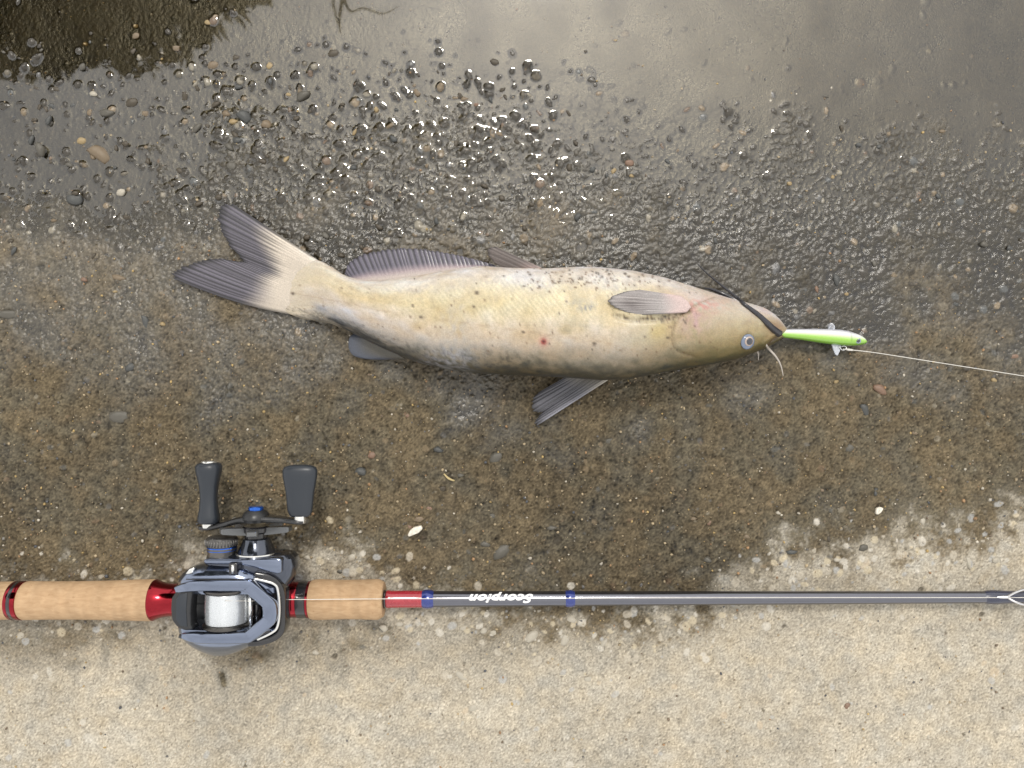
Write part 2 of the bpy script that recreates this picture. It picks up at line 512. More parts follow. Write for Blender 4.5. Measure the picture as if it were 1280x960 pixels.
def ground_material():
    m, nt, b = new_mat('wet_concrete_slab')
    L = nt.links.new
    at = N(nt, 'ShaderNodeAttribute', attribute_name='tint')
    ag = N(nt, 'ShaderNodeAttribute', attribute_name='gloss')
    aw = N(nt, 'ShaderNodeAttribute', attribute_name='wet')
    tc = N(nt, 'ShaderNodeTexCoord')
    n1 = N(nt, 'ShaderNodeTexNoise'); n1.inputs['Scale'].default_value = 700; n1.inputs['Detail'].default_value = 6; n1.inputs['Roughness'].default_value = 0.7
    L(tc.outputs['Object'], n1.inputs['Vector'])
    r1 = N(nt, 'ShaderNodeMapRange'); r1.inputs['From Min'].default_value = 0.3; r1.inputs['From Max'].default_value = 0.7; r1.inputs['To Min'].default_value = 0.76; r1.inputs['To Max'].default_value = 1.24
    L(n1.outputs['Fac'], r1.inputs['Value'])
    mx = N(nt, 'ShaderNodeMix', data_type='RGBA', blend_type='MULTIPLY'); mx.inputs['Factor'].default_value = 1
    L(at.outputs['Color'], mx.inputs['A']); L(r1.outputs[0], mx.inputs['B'])
    # single sand grains of other colours
    vo = N(nt, 'ShaderNodeTexVoronoi'); vo.inputs['Scale'].default_value = 520; vo.inputs['Randomness'].default_value = 1
    L(tc.outputs['Object'], vo.inputs['Vector'])
    sep = N(nt, 'ShaderNodeSeparateColor'); L(vo.outputs['Color'], sep.inputs['Color'])
    gt = N(nt, 'ShaderNodeMath', operation='GREATER_THAN'); gt.inputs[1].default_value = 0.93; L(sep.outputs[0], gt.inputs[0])
    ds = N(nt, 'ShaderNodeMath', operation='LESS_THAN'); ds.inputs[1].default_value = 0.36; L(vo.outputs['Distance'], ds.inputs[0])
    ml = N(nt, 'ShaderNodeMath', operation='MULTIPLY'); L(gt.outputs[0], ml.inputs[0]); L(ds.outputs[0], ml.inputs[1])
    ml2 = N(nt, 'ShaderNodeMath', operation='MULTIPLY'); L(ml.outputs[0], ml2.inputs[0]); ml2.inputs[1].default_value = 0.24
    cr = N(nt, 'ShaderNodeValToRGB')
    cr.color_ramp.elements[0].color = (0.24, 0.16, 0.10, 1); cr.color_ramp.elements[1].color = (0.42, 0.38, 0.30, 1)
    e = cr.color_ramp.elements.new(0.35); e.color = (0.32, 0.26, 0.17, 1)
    e = cr.color_ramp.elements.new(0.6); e.color = (0.07, 0.075, 0.08, 1)
    L(sep.outputs[1], cr.inputs['Fac'])
    m2 = N(nt, 'ShaderNodeMix', data_type='RGBA'); L(ml2.outputs[0], m2.inputs['Factor']); L(mx.outputs['Result'], m2.inputs['A']); L(cr.outputs['Color'], m2.inputs['B'])
    L(m2.outputs['Result'], b.inputs['Base Color'])
    L(ag.outputs['Fac'], b.inputs['Roughness'])
    sp = N(nt, 'ShaderNodeMapRange'); sp.inputs['From Min'].default_value = 0.25; sp.inputs['From Max'].default_value = 0.75; sp.inputs['To Min'].default_value = 0.75; sp.inputs['To Max'].default_value = 0.2
    L(ag.outputs['Fac'], sp.inputs['Value']); L(sp.outputs[0], b.inputs['Specular IOR Level'])
    n2 = N(nt, 'ShaderNodeTexNoise'); n2.inputs['Scale'].default_value = 1100; n2.inputs['Detail'].default_value = 5
    L(tc.outputs['Object'], n2.inputs['Vector'])
    bp = N(nt, 'ShaderNodeBump'); bp.inputs['Strength'].default_value = 0.5; bp.inputs['Distance'].default_value = 0.0006
    L(n2.outputs['Fac'], bp.inputs['Height']); L(bp.outputs[0], b.inputs['Normal'])
    return m
ground = link('ground', g_me, ground_material(), None, True)
tag(ground, kind='structure')

# --- standing water: a thin sheet that climbs the stones
Gs = blur(G, 0.0012)
off = np.interp(PY, [0, 90, 160, 230, 300, 400], [-0.05, -0.05, -0.08, -0.16, -0.35, -1.2])
off = off + 0.04 * lumpy
k = 0.10
Wz = k * np.logaddexp(WL / k, (Gs + off) / k)
rip = 0.010 * nM
Wz = Wz + rip
jy = iy[(gy[iy] > (480 - 430) * MPP0)]
Wsub = Wz[np.ix_(ix, jy)]; Gsub = G[np.ix_(ix, jy)]
above = Wsub > Gsub - 0.25
fk = above[:-1, :-1] | above[1:, :-1] | above[:-1, 1:] | above[1:, 1:]
Vw = np.stack([np.broadcast_to(gx[ix][:, None], Wsub.shape), np.broadcast_to(gy[jy][None, :], Wsub.shape), Wsub * 0.001], -1)
w_me = grid_mesh('puddle', Vw.reshape(-1, 3), len(ix), len(jy), keep=fk)
bm = bmesh.new(); bm.from_mesh(w_me)
bmesh.ops.delete(bm, geom=[v for v in bm.verts if not v.link_faces], context='VERTS'); bm.to_mesh(w_me); bm.free()
def water_material():
    m, nt, b = new_mat('puddle_water')
    L = nt.links.new
    nt.nodes.remove(b)
    out = [n for n in nt.nodes if n.type == 'OUTPUT_MATERIAL'][0]
    fr = N(nt, 'ShaderNodeFresnel'); fr.inputs['IOR'].default_value = 1.85
    tr = N(nt, 'ShaderNodeBsdfTransparent'); tr.inputs['Color'].default_value = (0.93, 0.88, 0.74, 1)
    gl = N(nt, 'ShaderNodeBsdfGlossy'); gl.inputs['Roughness'].default_value = 0.025; gl.inputs['Color'].default_value = (1, 1, 1, 1)
    mx = N(nt, 'ShaderNodeMixShader')
    L(fr.outputs[0], mx.inputs[0]); L(tr.outputs[0], mx.inputs[1]); L(gl.outputs[0], mx.inputs[2])
    L(mx.outputs[0], out.inputs['Surface'])
    return m
puddle = link('puddle', w_me, water_material(), None, True)
tag(puddle, kind='structure')

def gz(x, y):                                    # slab height in metres
    return float(sample_at(G, x, y)) * 0.001

# ================================================================== TREE reflected in the puddle
def make_tree():
    root = empty('overhanging_tree', (-4.6, 8.3, 0), 'dense leafy tree overhanging the slab, seen mirrored in the dark corner of the puddle', 'tree')
    bark = simple('bark', (0.06, 0.045, 0.03), 0.9, bump=0.6, bscale=30, noise=0.3, nscale=20)
    leafm = simple('leaf', (0.030, 0.042, 0.014), 0.9, noise=0.35, nscale=6, spec=0.1)
    tr = tube('trunk', [(-4.6, 8.3, -0.1), (-4.55, 8.2, 1.5), (-4.4, 8.0, 3.2), (-4.2, 7.6, 5.0), (-4.1, 7.2, 7.0), (-4.0, 7.0, 9.0)], [0.32, 0.26, 0.22, 0.17, 0.10, 0.03], bark, root, n=12, sub=4)
    limbs = [((-4.45, 8.05, 2.9), (-3.6, 6.2, 4.6), (-2.6, 4.9, 5.3)), ((-4.3, 7.7, 4.2), (-5.6, 6.3, 5.4), (-6.2, 5.0, 6.0)),
             ((-4.2, 7.5, 5.2), (-2.6, 7.2, 6.6), (-1.4, 6.6, 7.6)), ((-4.2, 7.4, 5.8), (-5.4, 8.0, 7.2), (-6.6, 8.4, 8.0)), ((-4.3, 7.8, 3.8), (-4.4, 6.0, 5.0), (-4.4, 4.4, 5.6))]
    for l in limbs:
        tube('limb', l, [0.11, 0.07, 0.025], bark, root, n=8, sub=5)
    r = np.random.default_rng(5)
    c0 = np.array([-4.95, 6.52, 7.0]); rad = np.array([4.3, 3.35, 2.9])
    n = 70000
    d = r.standard_normal((n, 3)); d /= np.linalg.norm(d, axis=1)[:, None]
    rr = 0.55 + 0.45 * r.random(n) ** 0.6
    lump = 1 + 0.05 * np.sin(d[:, 0] * 7 + 1) * np.sin(d[:, 1] * 6) + 0.04 * np.sin(d[:, 2] * 11 + d[:, 0] * 9)
    cpos = c0 + d * rad * (rr * lump)[:, None]
    # leaves: pointed quads, slightly folded
    t = r.standard_normal((n, 3)); t /= np.linalg.norm(t, axis=1)[:, None]
    s = np.cross(t, r.standard_normal((n, 3))); s /= np.linalg.norm(s, axis=1)[:, None]
    ln = r.uniform(0.08, 0.16, n)[:, None]; wd = ln * 0.36
    V = np.stack([cpos - t * ln, cpos + s * wd, cpos + t * ln, cpos - s * wd], 1).reshape(-1, 3)
    me = bpy.data.meshes.new('crown')
    me.vertices.add(n * 4); me.loops.add(n * 4); me.polygons.add(n)
    me.vertices.foreach_set('co', V.astype(np.float32).reshape(-1))
    me.loops.foreach_set('vertex_index', np.arange(n * 4, dtype=np.int32))
    me.polygons.foreach_set('loop_start', np.arange(n, dtype=np.int32) * 4)
    me.update(calc_edges=True)
    link('crown', me, leafm, root, False)
    # two bare twigs hanging out of the crown
    def q(px, py, h): return Vector(((px - 640) / F_PX * (h + CAM_H), (480 - py) / F_PX * (h + CAM_H), h))
    tube('twig', [q(430, -110, 6.0), q(428, -30, 5.7), q(424, 20, 5.5), q(427, 42, 5.45)], [0.022, 0.019, 0.014, 0.006], bark, root, n=6, sub=4)
    tube('twig', [q(418, -60, 5.8), q(416, 5, 5.6), q(422, 32, 5.5)], [0.012, 0.009, 0.006], bark, root, n=6, sub=4)
    tube('twig', [q(405, -70, 5.9), q(434, 12, 5.6), q(455, 16, 5.5), q(478, 17, 5.45), q(498, 8, 5.45)], [0.014, 0.011, 0.009, 0.006, 0.003], bark, root, n=6, sub=5)
make_tree()

# ================================================================== PEBBLES AND GRIT in the slab
def stone_mesh(seed, flat):
    r = np.random.default_rng(seed)
    bm = bmesh.new()
    bmesh.ops.create_icosphere(bm, subdivisions=2, radius=1.0)
    ph = r.uniform(0, 6, 6)
    pl = [(r.standard_normal(3), r.uniform(0.55, 0.85)) for _ in range(9)]
    for v in bm.verts:
        c = np.array(v.co)
        for nrm, dist in pl:
            nn = nrm / np.linalg.norm(nrm)
            dd = c @ nn - dist
            if dd > 0: c = c - nn * dd * 0.95
        c = c * (1 + 0.07 * math.sin(3 * c[0] + ph[0]) * math.sin(3 * c[1] + ph[1]) + 0.05 * math.sin(4 * c[2] + ph[2]))
        v.co = Vector(c) 
        v.co.z *= flat
        v.co.y *= r.uniform(0.78, 0.8)
    me = bpy.data.meshes.new('pebble'); bm.to_mesh(me); bm.free()
    me.polygons.foreach_set('use_smooth', [True] * len(me.polygons))
    return me
def stone_mat(name, c, rough=0.38):
    return simple(name, c, rough, noise=0.6, nscale=650, bump=0.25, bscale=1500, spec=0.5)
STM = [stone_mat('tan_stone', (0.15, 0.112, 0.07)), stone_mat('grey_stone', (0.078, 0.072, 0.058)), stone_mat('slate_stone', (0.052, 0.054, 0.052)),
       stone_mat('ochre_stone', (0.27, 0.20, 0.10)), stone_mat('rust_stone', (0.17, 0.105, 0.070)), stone_mat('pale_stone', (0.36, 0.33, 0.27)), stone_mat('brown_stone', (0.052, 0.041, 0.026))]
base_meshes = [[None] * len(STM) for _ in range(9)]
for a in range(5):
    for b_ in range(len(STM)):
        me = stone_mesh(100 + a, [0.55, 0.7, 0.5, 0.62, 0.8][a]); me.materials.append(STM[b_]); base_meshes[a][b_] = me
def pebble(px, py, rpx, mi, k, stretch=1.0, ang=None, sink=0.25):
    p = P(px, py, 0)
    o = bpy.data.objects.new('pebble', base_meshes[k % 5][mi])
    r = rpx * MPP0
    o.location = (p.x, p.y, max(gz(p.x, p.y), (WL - 0.9) * 0.001) + r * (sink * 0.6 - (0.12 if py < 330 else 0.32)))
    o.scale = (r * stretch, r, r * 0.9)
    o.rotation_euler = (rs.uniform(-.2, .2), rs.uniform(-.2, .2), rs.uniform(0, 6.3) if ang is None else ang)
    COL.objects.link(o); o.parent = ground
    return o
# stones that stand out in the photograph: x, y, radius, colour, stretch, angle
KEY = [(125, 193, 13, 0, 1.5, -.5), (51, 187, 8, 1, 1.3, -1.1), (296, 174, 7.5, 2, 1, 0), (288, 206, 8, 1, 1, 0), (100, 175, 6, 3, 1.2, -.2), (110, 138, 5.5, 0, 1.2, 1.5),
       (115, 116, 5, 5, 1.1, 0), (132, 140, 9, 1, 1.2, 0), (180, 140, 6, 0, 1, 0), (163, 127, 8, 6, 1.2, 0), (305, 146, 10, 2, 1.2, -.5), (282, 141, 6, 0, 1, 0), (291, 151, 6.5, 3, 1, 0),
       (167, 30, 4, 3, 1, 0), (168, 43, 6, 0, 1, 0), (104, 53, 4, 3, 1, 0), (258, 26, 5, 3, 1, 0), (130, 54, 3.5, 5, 1, 0), (219, 58, 6, 0, 1.1, 0), (265, 80, 7, 0, 1.3, 0), (295, 70, 6, 6, 1.2, .4),
       (245, 158, 6, 1, 1.4, 1), (235, 138, 7, 1, 1, 0), (92, 248, 11, 2, 1.1, 0), (150, 240, 6, 5, 1.2, 0), (181, 404, 7, 2, 1.8, -1.2), (203, 405, 4, 3, 1, 0), (143, 364, 3.5, 3, 1, 0),
       (8, 392, 9, 1, 1.6, 0), (162, 459, 7, 2, 1.2, .3), (88, 435, 4, 0, 1, 0), (104, 349, 5, 4, 1, 0), (148, 347, 7, 0, 1.4, -.2), (147, 520, 13, 1, 1.3, 0), (465, 569, 6, 4, 1.1, 0), (452, 590, 8, 2, 1.2, 0),
       (548, 562, 6, 2, 1.2, 0), (576, 594, 5, 1, 1, 0), (553, 610, 6, 6, 1, 0), (627, 690, 11, 1, 1.5, .5), (688, 703, 7, 0, 1, 0), (607, 680, 6, 1, 1.3, 0), (690, 660, 6, 1, 1.2, 0), (762, 551, 7, 1, 1.1, 0),
       (620, 572, 9, 1, 1.3, .3), (1082, 514, 8, 2, 1.5, -1), (1101, 487, 9, 4, 1.3, -.4), (1145, 541, 5.5, 0, 1, 0), (1045, 477, 4, 3, 1, 0), (1064, 560, 8, 1, 1.2, 0), (1270, 445, 6, 4, 1.2, .3), (1243, 475, 4.5, 3, 1, 0),
       (1211, 703, 6, 5, 1.7, -1.5), (1244, 700, 6, 5, 1, 0), (1153, 651, 4.5, 5, 1.2, 1.2), (935, 671, 5, 0, 1.2, 0), (973, 641, 3.5, 5, 1, 0), (1047, 700, 5, 5, 1, 0), (1000, 712, 4, 5, 1, 0), (1080, 685, 6, 1, 1.3, 0),
       (1196, 380, 5, 2, 1, 0), (1047, 350, 7, 2, 1.3, -1.2), (1022, 362, 4.5, 4, 1.2, -1.3), (1059, 367, 3.5, 3, 1, 0), (440, 697, 6, 5, 1.2, .4), (425, 715, 6, 1, 1, 0), (385, 697, 4.5, 5, 1, 0), (375, 670, 5, 1, 1, 0),
       (705, 800, 8, 5, 1.2, 1.2), (665, 795, 8, 5, 1.5, .5), (715, 775, 7, 5, 1.1, 0), (755, 803, 5, 5, 1.5, 1.1), (578, 846, 8, 5, 1.4, -.6), (618, 790, 6, 5, 1.2, 0), (605, 788, 5.5, 5, 1, 0), (480, 785, 6, 5, 1.2, -.5),
       (395, 815, 5, 5, 1, 0), (500, 780, 6, 5, 1, 0), (735, 848, 5, 5, 1.4, 0), (592, 885, 7, 5, 1.2, 0), (1060, 882, 5, 4, 1.2, 1), (885, 700, 6, 1, 1, 0), (990, 690, 6, 2, 1.3, 0), (60, 735, 4, 5, 2, -1.3), (25, 795, 7, 5, 1, 0),
       (895, 300, 5, 2, 1.4, -1), (1075, 180, 4.5, 2, 1, 0), (1180, 163, 4.5, 0, 1, 0), (988, 228, 4, 3, 1, 0), (1043, 220, 3.5, 3, 1, 0), (1265, 310, 5, 2, 1.2, 0), (1232, 305, 6, 1, 1, 0), (770, 48, 4, 3, 1, 0), (787, 202, 6.5, 4, 1.1, 0),
       (741, 211, 5, 2, 1, 0), (768, 212, 4, 3, 1.3, 1), (790, 219, 3.5, 3, 1, 0), (580, 122, 5, 0, 1.2, 0), (595, 129, 4, 4, 1, 0), (470, 136, 4, 3, 1, 1), (360, 117, 3.5, 3, 1.3, 0), (357, 198, 4, 3, 1.4, 1.1), (443, 164, 4, 3, 1.3, 1),
       (335, 80, 6, 3, 1, 1), (416, 65, 7, 6, 1.3, 0), (333, 155, 8, 0, 1, 0), (378, 118, 9, 1, 1.2, .7)]
cnt = 0
for i, (px, py, r_, mi, st, an) in enumerate(KEY):
    pebble(px, py, r_, mi, i, st, an); cnt += 1
while cnt < 290:
    u = rs.random()
    if u < 0.62:
        px, py = rs.uniform(0, 760), rs.uniform(55, 330)
        mi = [6, 6, 1, 6, 2, 6, 6, 0][rs.integers(8)]; r_ = rs.uniform(2.8, 5.6); sink = 0.45
        if py < 60 + 0.0 * px: continue
    elif u < 0.74:
        px, py = rs.uniform(760, 1280), rs.uniform(110, 340); mi = [6, 1, 2, 0][rs.integers(4)]; r_ = rs.uniform(2.6, 4.5); sink = 0.2
    elif u < 0.88:
        px, py = rs.uniform(0, 1280), rs.uniform(480, 720); mi = [1, 2, 0, 4, 6][rs.integers(5)]; r_ = rs.uniform(2.6, 5); sink = -0.1
    else:
        px, py = rs.uniform(0, 1280), rs.uniform(770, 950); mi = 5; r_ = rs.uniform(2.6, 5); sink = -0.15
    pebble(px, py, r_, mi, cnt, rs.uniform(1, 1.4), None, sink); cnt += 1

def grit():
    r = np.random.default_rng(77)
    bm = bmesh.new(); bmesh.ops.create_icosphere(bm, subdivisions=1, radius=1.0)
    bv = np.array([v.co for v in bm.verts]); bf = np.array([[v.index for v in f.verts] for f in bm.faces]); bm.free()
    cols = np.array([(0.34, 0.27, 0.17), (0.45, 0.41, 0.34), (0.30, 0.18, 0.09), (0.38, 0.27, 0.11), (0.11, 0.105, 0.10), (0.07, 0.075, 0.085), (0.16, 0.12, 0.08)])
    VS, CS = [], []
    n = 0
    while n < 5200:
        px, py = r.uniform(-60, 1340), r.uniform(-40, 1000)
        p = P(px, py, 0)
        w = sample_at(wet, p.x, p.y); fl = sample_at(film, p.x, p.y)
        if fl > .5 and r.random() > 0.3: continue
        d = abs(py - np.interp(px, bx, by) + 25)
        if w < .4 and r.random() > 0.35 and d > 50: continue
        rad = (0.7 + 1.5 * r.random() ** 2.5) * MPP0
        if d < 60 and r.random() < .3: rad *= 1.35
        th = r.uniform(0, 6.28)
        v = bv * (1 + r.uniform(-.25, .25, (len(bv), 1))) * np.array([rad, rad * r.uniform(.6, 1), rad * .7])
        c, s = math.cos(th), math.sin(th)
        v = np.stack([v[:, 0] * c - v[:, 1] * s, v[:, 0] * s + v[:, 1] * c, v[:, 2]], -1)
        VS.append(v + np.array([p.x, p.y, gz(p.x, p.y) + rad * 0.15]))
        pr = [.3, .12, .1, .12, .14, .1, .12] if w > .4 else [.25, .4, .05, .05, .1, .05, .1]
        CS.append(np.repeat(cols[r.choice(7, p=pr)][None] * r.uniform(.7, 1.15), len(bv), 0))
        n += 1
    V = np.concatenate(VS); F = (bf[None] + (np.arange(n) * len(bv))[:, None, None]).reshape(-1, 3)
    me = bpy.data.meshes.new('grit')
    me.vertices.add(len(V)); me.loops.add(F.size); me.polygons.add(len(F))
    me.vertices.foreach_set('co', V.astype(np.float32).reshape(-1)); me.loops.foreach_set('vertex_index', F.astype(np.int32).reshape(-1))
    me.polygons.foreach_set('loop_start', np.arange(len(F), dtype=np.int32) * 3); me.update(calc_edges=True)
    set_col(me, 'tint', np.concatenate(CS))
    o = link('grit', me, vcol_mat('grit_grains', 0.42, nvar=0.15), ground, False)
    tag(o, kind='stuff')
grit()

# loose bits lying on the slab
def chip(name, px, py, outline, h, mat, label, cat):
    p = P(px, py, 0); z = gz(p.x, p.y)
    pts = [(p.x + a * MPP0, p.y - b * MPP0) for a, b in outline]
    o = prism(name, pts, z - 0.0006, z + h, mat, None, bevel=0.0007, seg=3, sharp=None)
    return tag(o, label, cat)
white_m = stone_mat('white_chip', (0.62, 0.58, 0.50), 0.6)
chip('stone_chip', 520, 663, [(-10, 5), (-7, -1), (-2, -5), (7, -7), (9, -3), (4, 2), (-3, 5), (-8, 7)], 0.003, white_m, 'elongated white stone chip beside the dark pit above the front cork grip', 'stone')
chip('stone_chip', 1098, 638, [(-5, 4), (-4, -3), (1, -5), (5, -3), (2, 2), (-2, 5)], 0.0022, white_m, 'small white triangular stone chip on damp concrete above the bare rod blank', 'stone')
chip('stone_chip', 523, 649, [(-6, 2), (-2, -4), (5, -4), (8, -1), (3, 3)], 0.0022, STM[0], 'small tan stone chip touching the elongated white chip by the pit', 'stone')
straw_m = simple('straw', (0.45, 0.36, 0.18), 0.7, noise=0.2)
p_ = [P(555, 592, 0), P(561, 598, 0), P(568, 601, 0)]
for v in p_: v.z = gz(v.x, v.y) + 0.0008
st = tube('straw_bit', p_, [0.0004, 0.0008, 0.0005], straw_m, None, n=8, sub=4)
tag(st, 'short pale straw fragment on the damp slab between dorsal fin and reel', 'straw')

# ================================================================== CATFISH
FISH_POS = P(640, 410, 0)
fish = empty('catfish', (FISH_POS.x, FISH_POS.y, 0), 'pale wet catfish lying on its side, white belly up, green lure in its mouth', 'fish')
bxp = np.array([338, 352, 362, 380, 400, 415, 432, 455, 480, 520, 560, 600, 640, 685, 720, 752, 790, 827, 865, 902, 921, 937, 954, 966, 974, 980, 982.5], float)
btop = np.array([356, 345, 337, 327, 325, 334, 345, 351, 350, 345, 338, 333, 335, 336, 334, 335, 339, 347, 359, 371, 376, 380, 385, 393, 401, 408, 413], float)
bbot = np.array([374, 386, 393, 399, 402, 405, 412, 424, 436, 453, 462, 467, 469, 470.5, 473, 475.5, 473, 466, 459.5, 453, 449, 443, 436.5, 430, 425, 420, 416], float)
bthk = np.array([2, 4, 7, 13, 21, 28, 34, 42, 50, 62, 73, 82, 89, 95, 98, 101, 104, 105, 101, 88, 78, 68, 55, 43, 32, 20, 8], float)
NXF, NA = 420, 160
tt = np.linspace(0, 1, NXF)
xs = 338 + (982.5 - 338) * (1 - (1 - tt) ** 1.15)
yt = smooth1(np.interp(xs, bxp, btop), 5); yb = smooth1(np.interp(xs, bxp, bbot), 5); th = smooth1(np.interp(xs, bxp, bthk), 6)
yt[-1] = 413.5; yb[-1] = 415.5; th[-1] = 4
yt[-2] = min(yt[-2], 411); yb[-2] = max(yb[-2], 417.5)
phi = np.linspace(0, 2 * PI, NA, endpoint=False)
lift = 0.6                                                # mm, clearance of the flank above the slab
def fish_mid_mm(i): return lift + th[i] * MPP0 * 1000 / 2
FV = np.zeros((NXF, NA, 3)); FC = np.zeros((NXF, NA, 3)); FPX = np.zeros((NXF, NA, 2))
def fnoise(seed, sx, sa):
    r = np.random.default_rng(seed)
    a = r.standard_normal((NXF, NA))
    fx = np.fft.fftfreq(NXF)[:, None] * sx; fa = np.fft.fftfreq(NA)[None, :] * sa
    o = np.real(np.fft.ifft2(np.fft.fft2(a) * np.exp(-(fx ** 2 + fa ** 2))))
    return o / o.std()
n_big = fnoise(1, 40, 16); n_mid = fnoise(2, 14, 7); n_fin = fnoise(3, 5, 3.5); n_px = fnoise(4, 2, 1.6); n_str = fnoise(8, 10, 2.5)
nexp = 2.25
for i in range(NXF):
    c, s = np.cos(phi), np.sin(phi)
    cc = np.sign(c) * np.abs(c) ** (2 / nexp); ss = np.sign(s) * np.abs(s) ** (2 / nexp)
    hw = (yb[i] - yt[i]) / 2; yc = (yb[i] + yt[i]) / 2
    zm = fish_mid_mm(i); sc = mpp(zm)
    py = yc - hw * cc
    FPX[i, :, 0] = xs[i]; FPX[i, :, 1] = py
    FV[i, :, 0] = (xs[i] - 640) * sc
    FV[i, :, 1] = (480 - py) * sc
    FV[i, :, 2] = zm * 0.001 + th[i] * MPP0 / 2 * ss
    low = ss < 0
    FV[i, low, 2] = np.maximum(FV[i, low, 2], (lift + 0.0) * 0.001)
Q = np.clip((FPX[..., 1] - yt[:, None]) / (yb - yt)[:, None], 0, 1)
PXF = 640 + FV[..., 0] * F_PX / (CAM_H - FV[..., 2]); PYF = 480 - FV[..., 1] * F_PX / (CAM_H - FV[..., 2])
UP = np.sin(phi)[None, :] * np.ones((NXF, 1))
topm = sstep(-0.1, 0.25, UP)
# relief: gill cover, myomeres, belly folds, mouth, eye socket
def dist_poly(pts):
    d = np.full(PXF.shape, 1e9); sg = np.zeros(PXF.shape)
    for (x0, y0), (x1, y1) in zip(pts[:-1], pts[1:]):
        ex, ey = x1 - x0, y1 - y0; L2 = ex * ex + ey * ey
        t = np.clip(((PXF - x0) * ex + (PYF - y0) * ey) / L2, 0, 1)
        dd = np.hypot(PXF - x0 - t * ex, PYF - y0 - t * ey)
        side = np.sign(ex * (PYF - y0) - ey * (PXF - x0))
        m = dd < d; d = np.where(m, dd, d); sg = np.where(m, side, sg)
    return d, sg
gill = [(893, 372), (878, 378), (862, 386), (850, 396), (843, 408), (840, 422), (843, 434), (852, 441), (864, 444)]
dg, sgn = dist_poly(gill)
disp = np.zeros_like(PXF)
disp += -0.0012 * np.exp(-(dg / 2.2) ** 2) * topm
disp += 0.0010 * np.exp(-(dg / 9) ** 2) * (sgn < 0) * topm
mouth = [(985, 416), (975, 419), (966, 425), (960, 431)]
dm, _ = dist_poly(mouth)
disp += -0.0017 * np.exp(-(dm / 1.8) ** 2) * topm
disp += 0.0011 * np.exp(-((dm - 4.5) / 2.6) ** 2) * topm
belly = [(684, 346), (720, 349), (760, 352), (800, 360), (840, 370)]
db, _ = dist_poly(belly)
disp += -0.0005 * np.exp(-(db / 5) ** 2) * topm
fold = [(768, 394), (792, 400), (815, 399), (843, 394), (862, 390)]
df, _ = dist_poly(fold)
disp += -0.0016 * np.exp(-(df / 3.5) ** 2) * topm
myo_ph = (PXF + 0.9 * np.abs(PYF - (398 + 0.06 * (PXF - 500))) ) / 7.2
myo_w = sstep(420, 500, PXF) * (1 - sstep(740, 800, PXF)) * sstep(0.10, 0.2, Q) * (1 - sstep(0.42, 0.62, Q))
disp += 0.00013 * np.sin(2 * PI * myo_ph + 0.9 * n_mid) * myo_w * topm * np.clip(.55 + .5 * n_big + .3 * n_mid, 0, 1.4)
disp += 0.00010 * n_mid * topm + 0.00012 * n_big
deye = np.hypot(PXF - 934, PYF - 426)
disp += 0.0007 * np.exp(-((deye - 12.5) / 3.0) ** 2) * topm - 0.0012 * np.exp(-(deye / 8) ** 2) * topm
FV[..., 2] += disp
# colours
kn = [0, .05, .14, .24, .36, .50, .62, .74, .83, .90, .95, 1.0]
body_r = [(.66, .61, .58), (.68, .64, .62), (.69, .65, .60), (.68, .61, .45), (.66, .57, .36), (.64, .54, .36), (.59, .49, .37), (.49, .41, .32), (.29, .245, .18), (.13, .11, .07), (.060, .053, .034), (.035, .033, .025)]
tail_r = [(.60, .54, .50), (.62, .57, .50), (.64, .58, .46), (.65, .58, .43), (.63, .55, .39), (.58, .50, .40), (.55, .48, .42), (.45, .42, .40), (.27, .26, .26), (.11, .105, .10), (.05, .05, .05), (.035, .035, .035)]
head_r = [(.62, .57, .54), (.65, .60, .57), (.62, .56, .50), (.55, .48, .39), (.47, .39, .26), (.42, .35, .21), (.37, .30, .165), (.27, .215, .10), (.17, .135, .05), (.10, .082, .028), (.065, .055, .022), (.035, .032, .018)]
def ramp(R): return np.stack([np.interp(Q + 0.022 * n_mid + .012 * n_fin, kn, np.array(R)[:, c]) for c in range(3)], -1)
wt = (1 - sstep(430, 560, PXF))[..., None]; wh = sstep(770, 900, PXF)[..., None]
FC = ramp(tail_r) * wt + ramp(body_r) * (1 - wt)
FC = FC * (1 - wh) + ramp(head_r) * wh
def mixc(mask, col):
    global FC
    m = np.clip(mask, 0, 1)[..., None]
    FC = FC * (1 - m) + np.array(col) * m
def gb(cx, cy, rx, ry): return np.exp(-((PXF - cx) / rx) ** 2 - ((PYF - cy) / ry) ** 2)
FC *= (1 + 0.05 * n_big + 0.06 * n_mid + 0.05 * n_fin + 0.04 * n_px)[..., None]
FC *= 1 + np.array([-.05, 0.0, .09]) * (0.5 * n_big + 0.4 * n_mid)[..., None]
FC *= (1 + 0.08 * np.sin(2 * PI * myo_ph + 0.9 * n_mid) * myo_w * np.clip(.55 + .5 * n_big + .3 * n_mid, 0, 1.4))[..., None]
mixc(1 - sstep(350, 440, PXF + 8 * n_mid), (.60, .53, .42))
mixc(0.5 * gb(352, 372, 9, 9), (.46, .42, .55))
mixc(0.45 * gb(570, 412, 18, 45) * (0.7 + .5 * n_fin), (.44, .43, .40))           # grey patch
mixc(0.55 * gb(562, 445, 34, 14) * (0.8 + .6 * n_fin), (.33, .33, .36))
mixc(0.45 * gb(722, 392, 26, 22) * (0.7 + .5 * n_str), (.42, .42, .35))
mixc(0.55 * gb(730, 383, 14, 6) * (0.8 + .8 * n_px), (.25, .26, .27))
mixc(0.35 * gb(800, 425, 28, 12), (.40, .42, .32))
mixc(0.5 * gb(822, 412, 15, 14), (.55, .45, .16))
mixc(0.7 * gb(878, 384, 24, 9) * (1 + .6 * n_fin), (.58, .27, .24))             # flush behind the gill
mixc(0.5 * gb(868, 400, 22, 20) * (1 + .5 * n_fin), (.50, .33, .33))
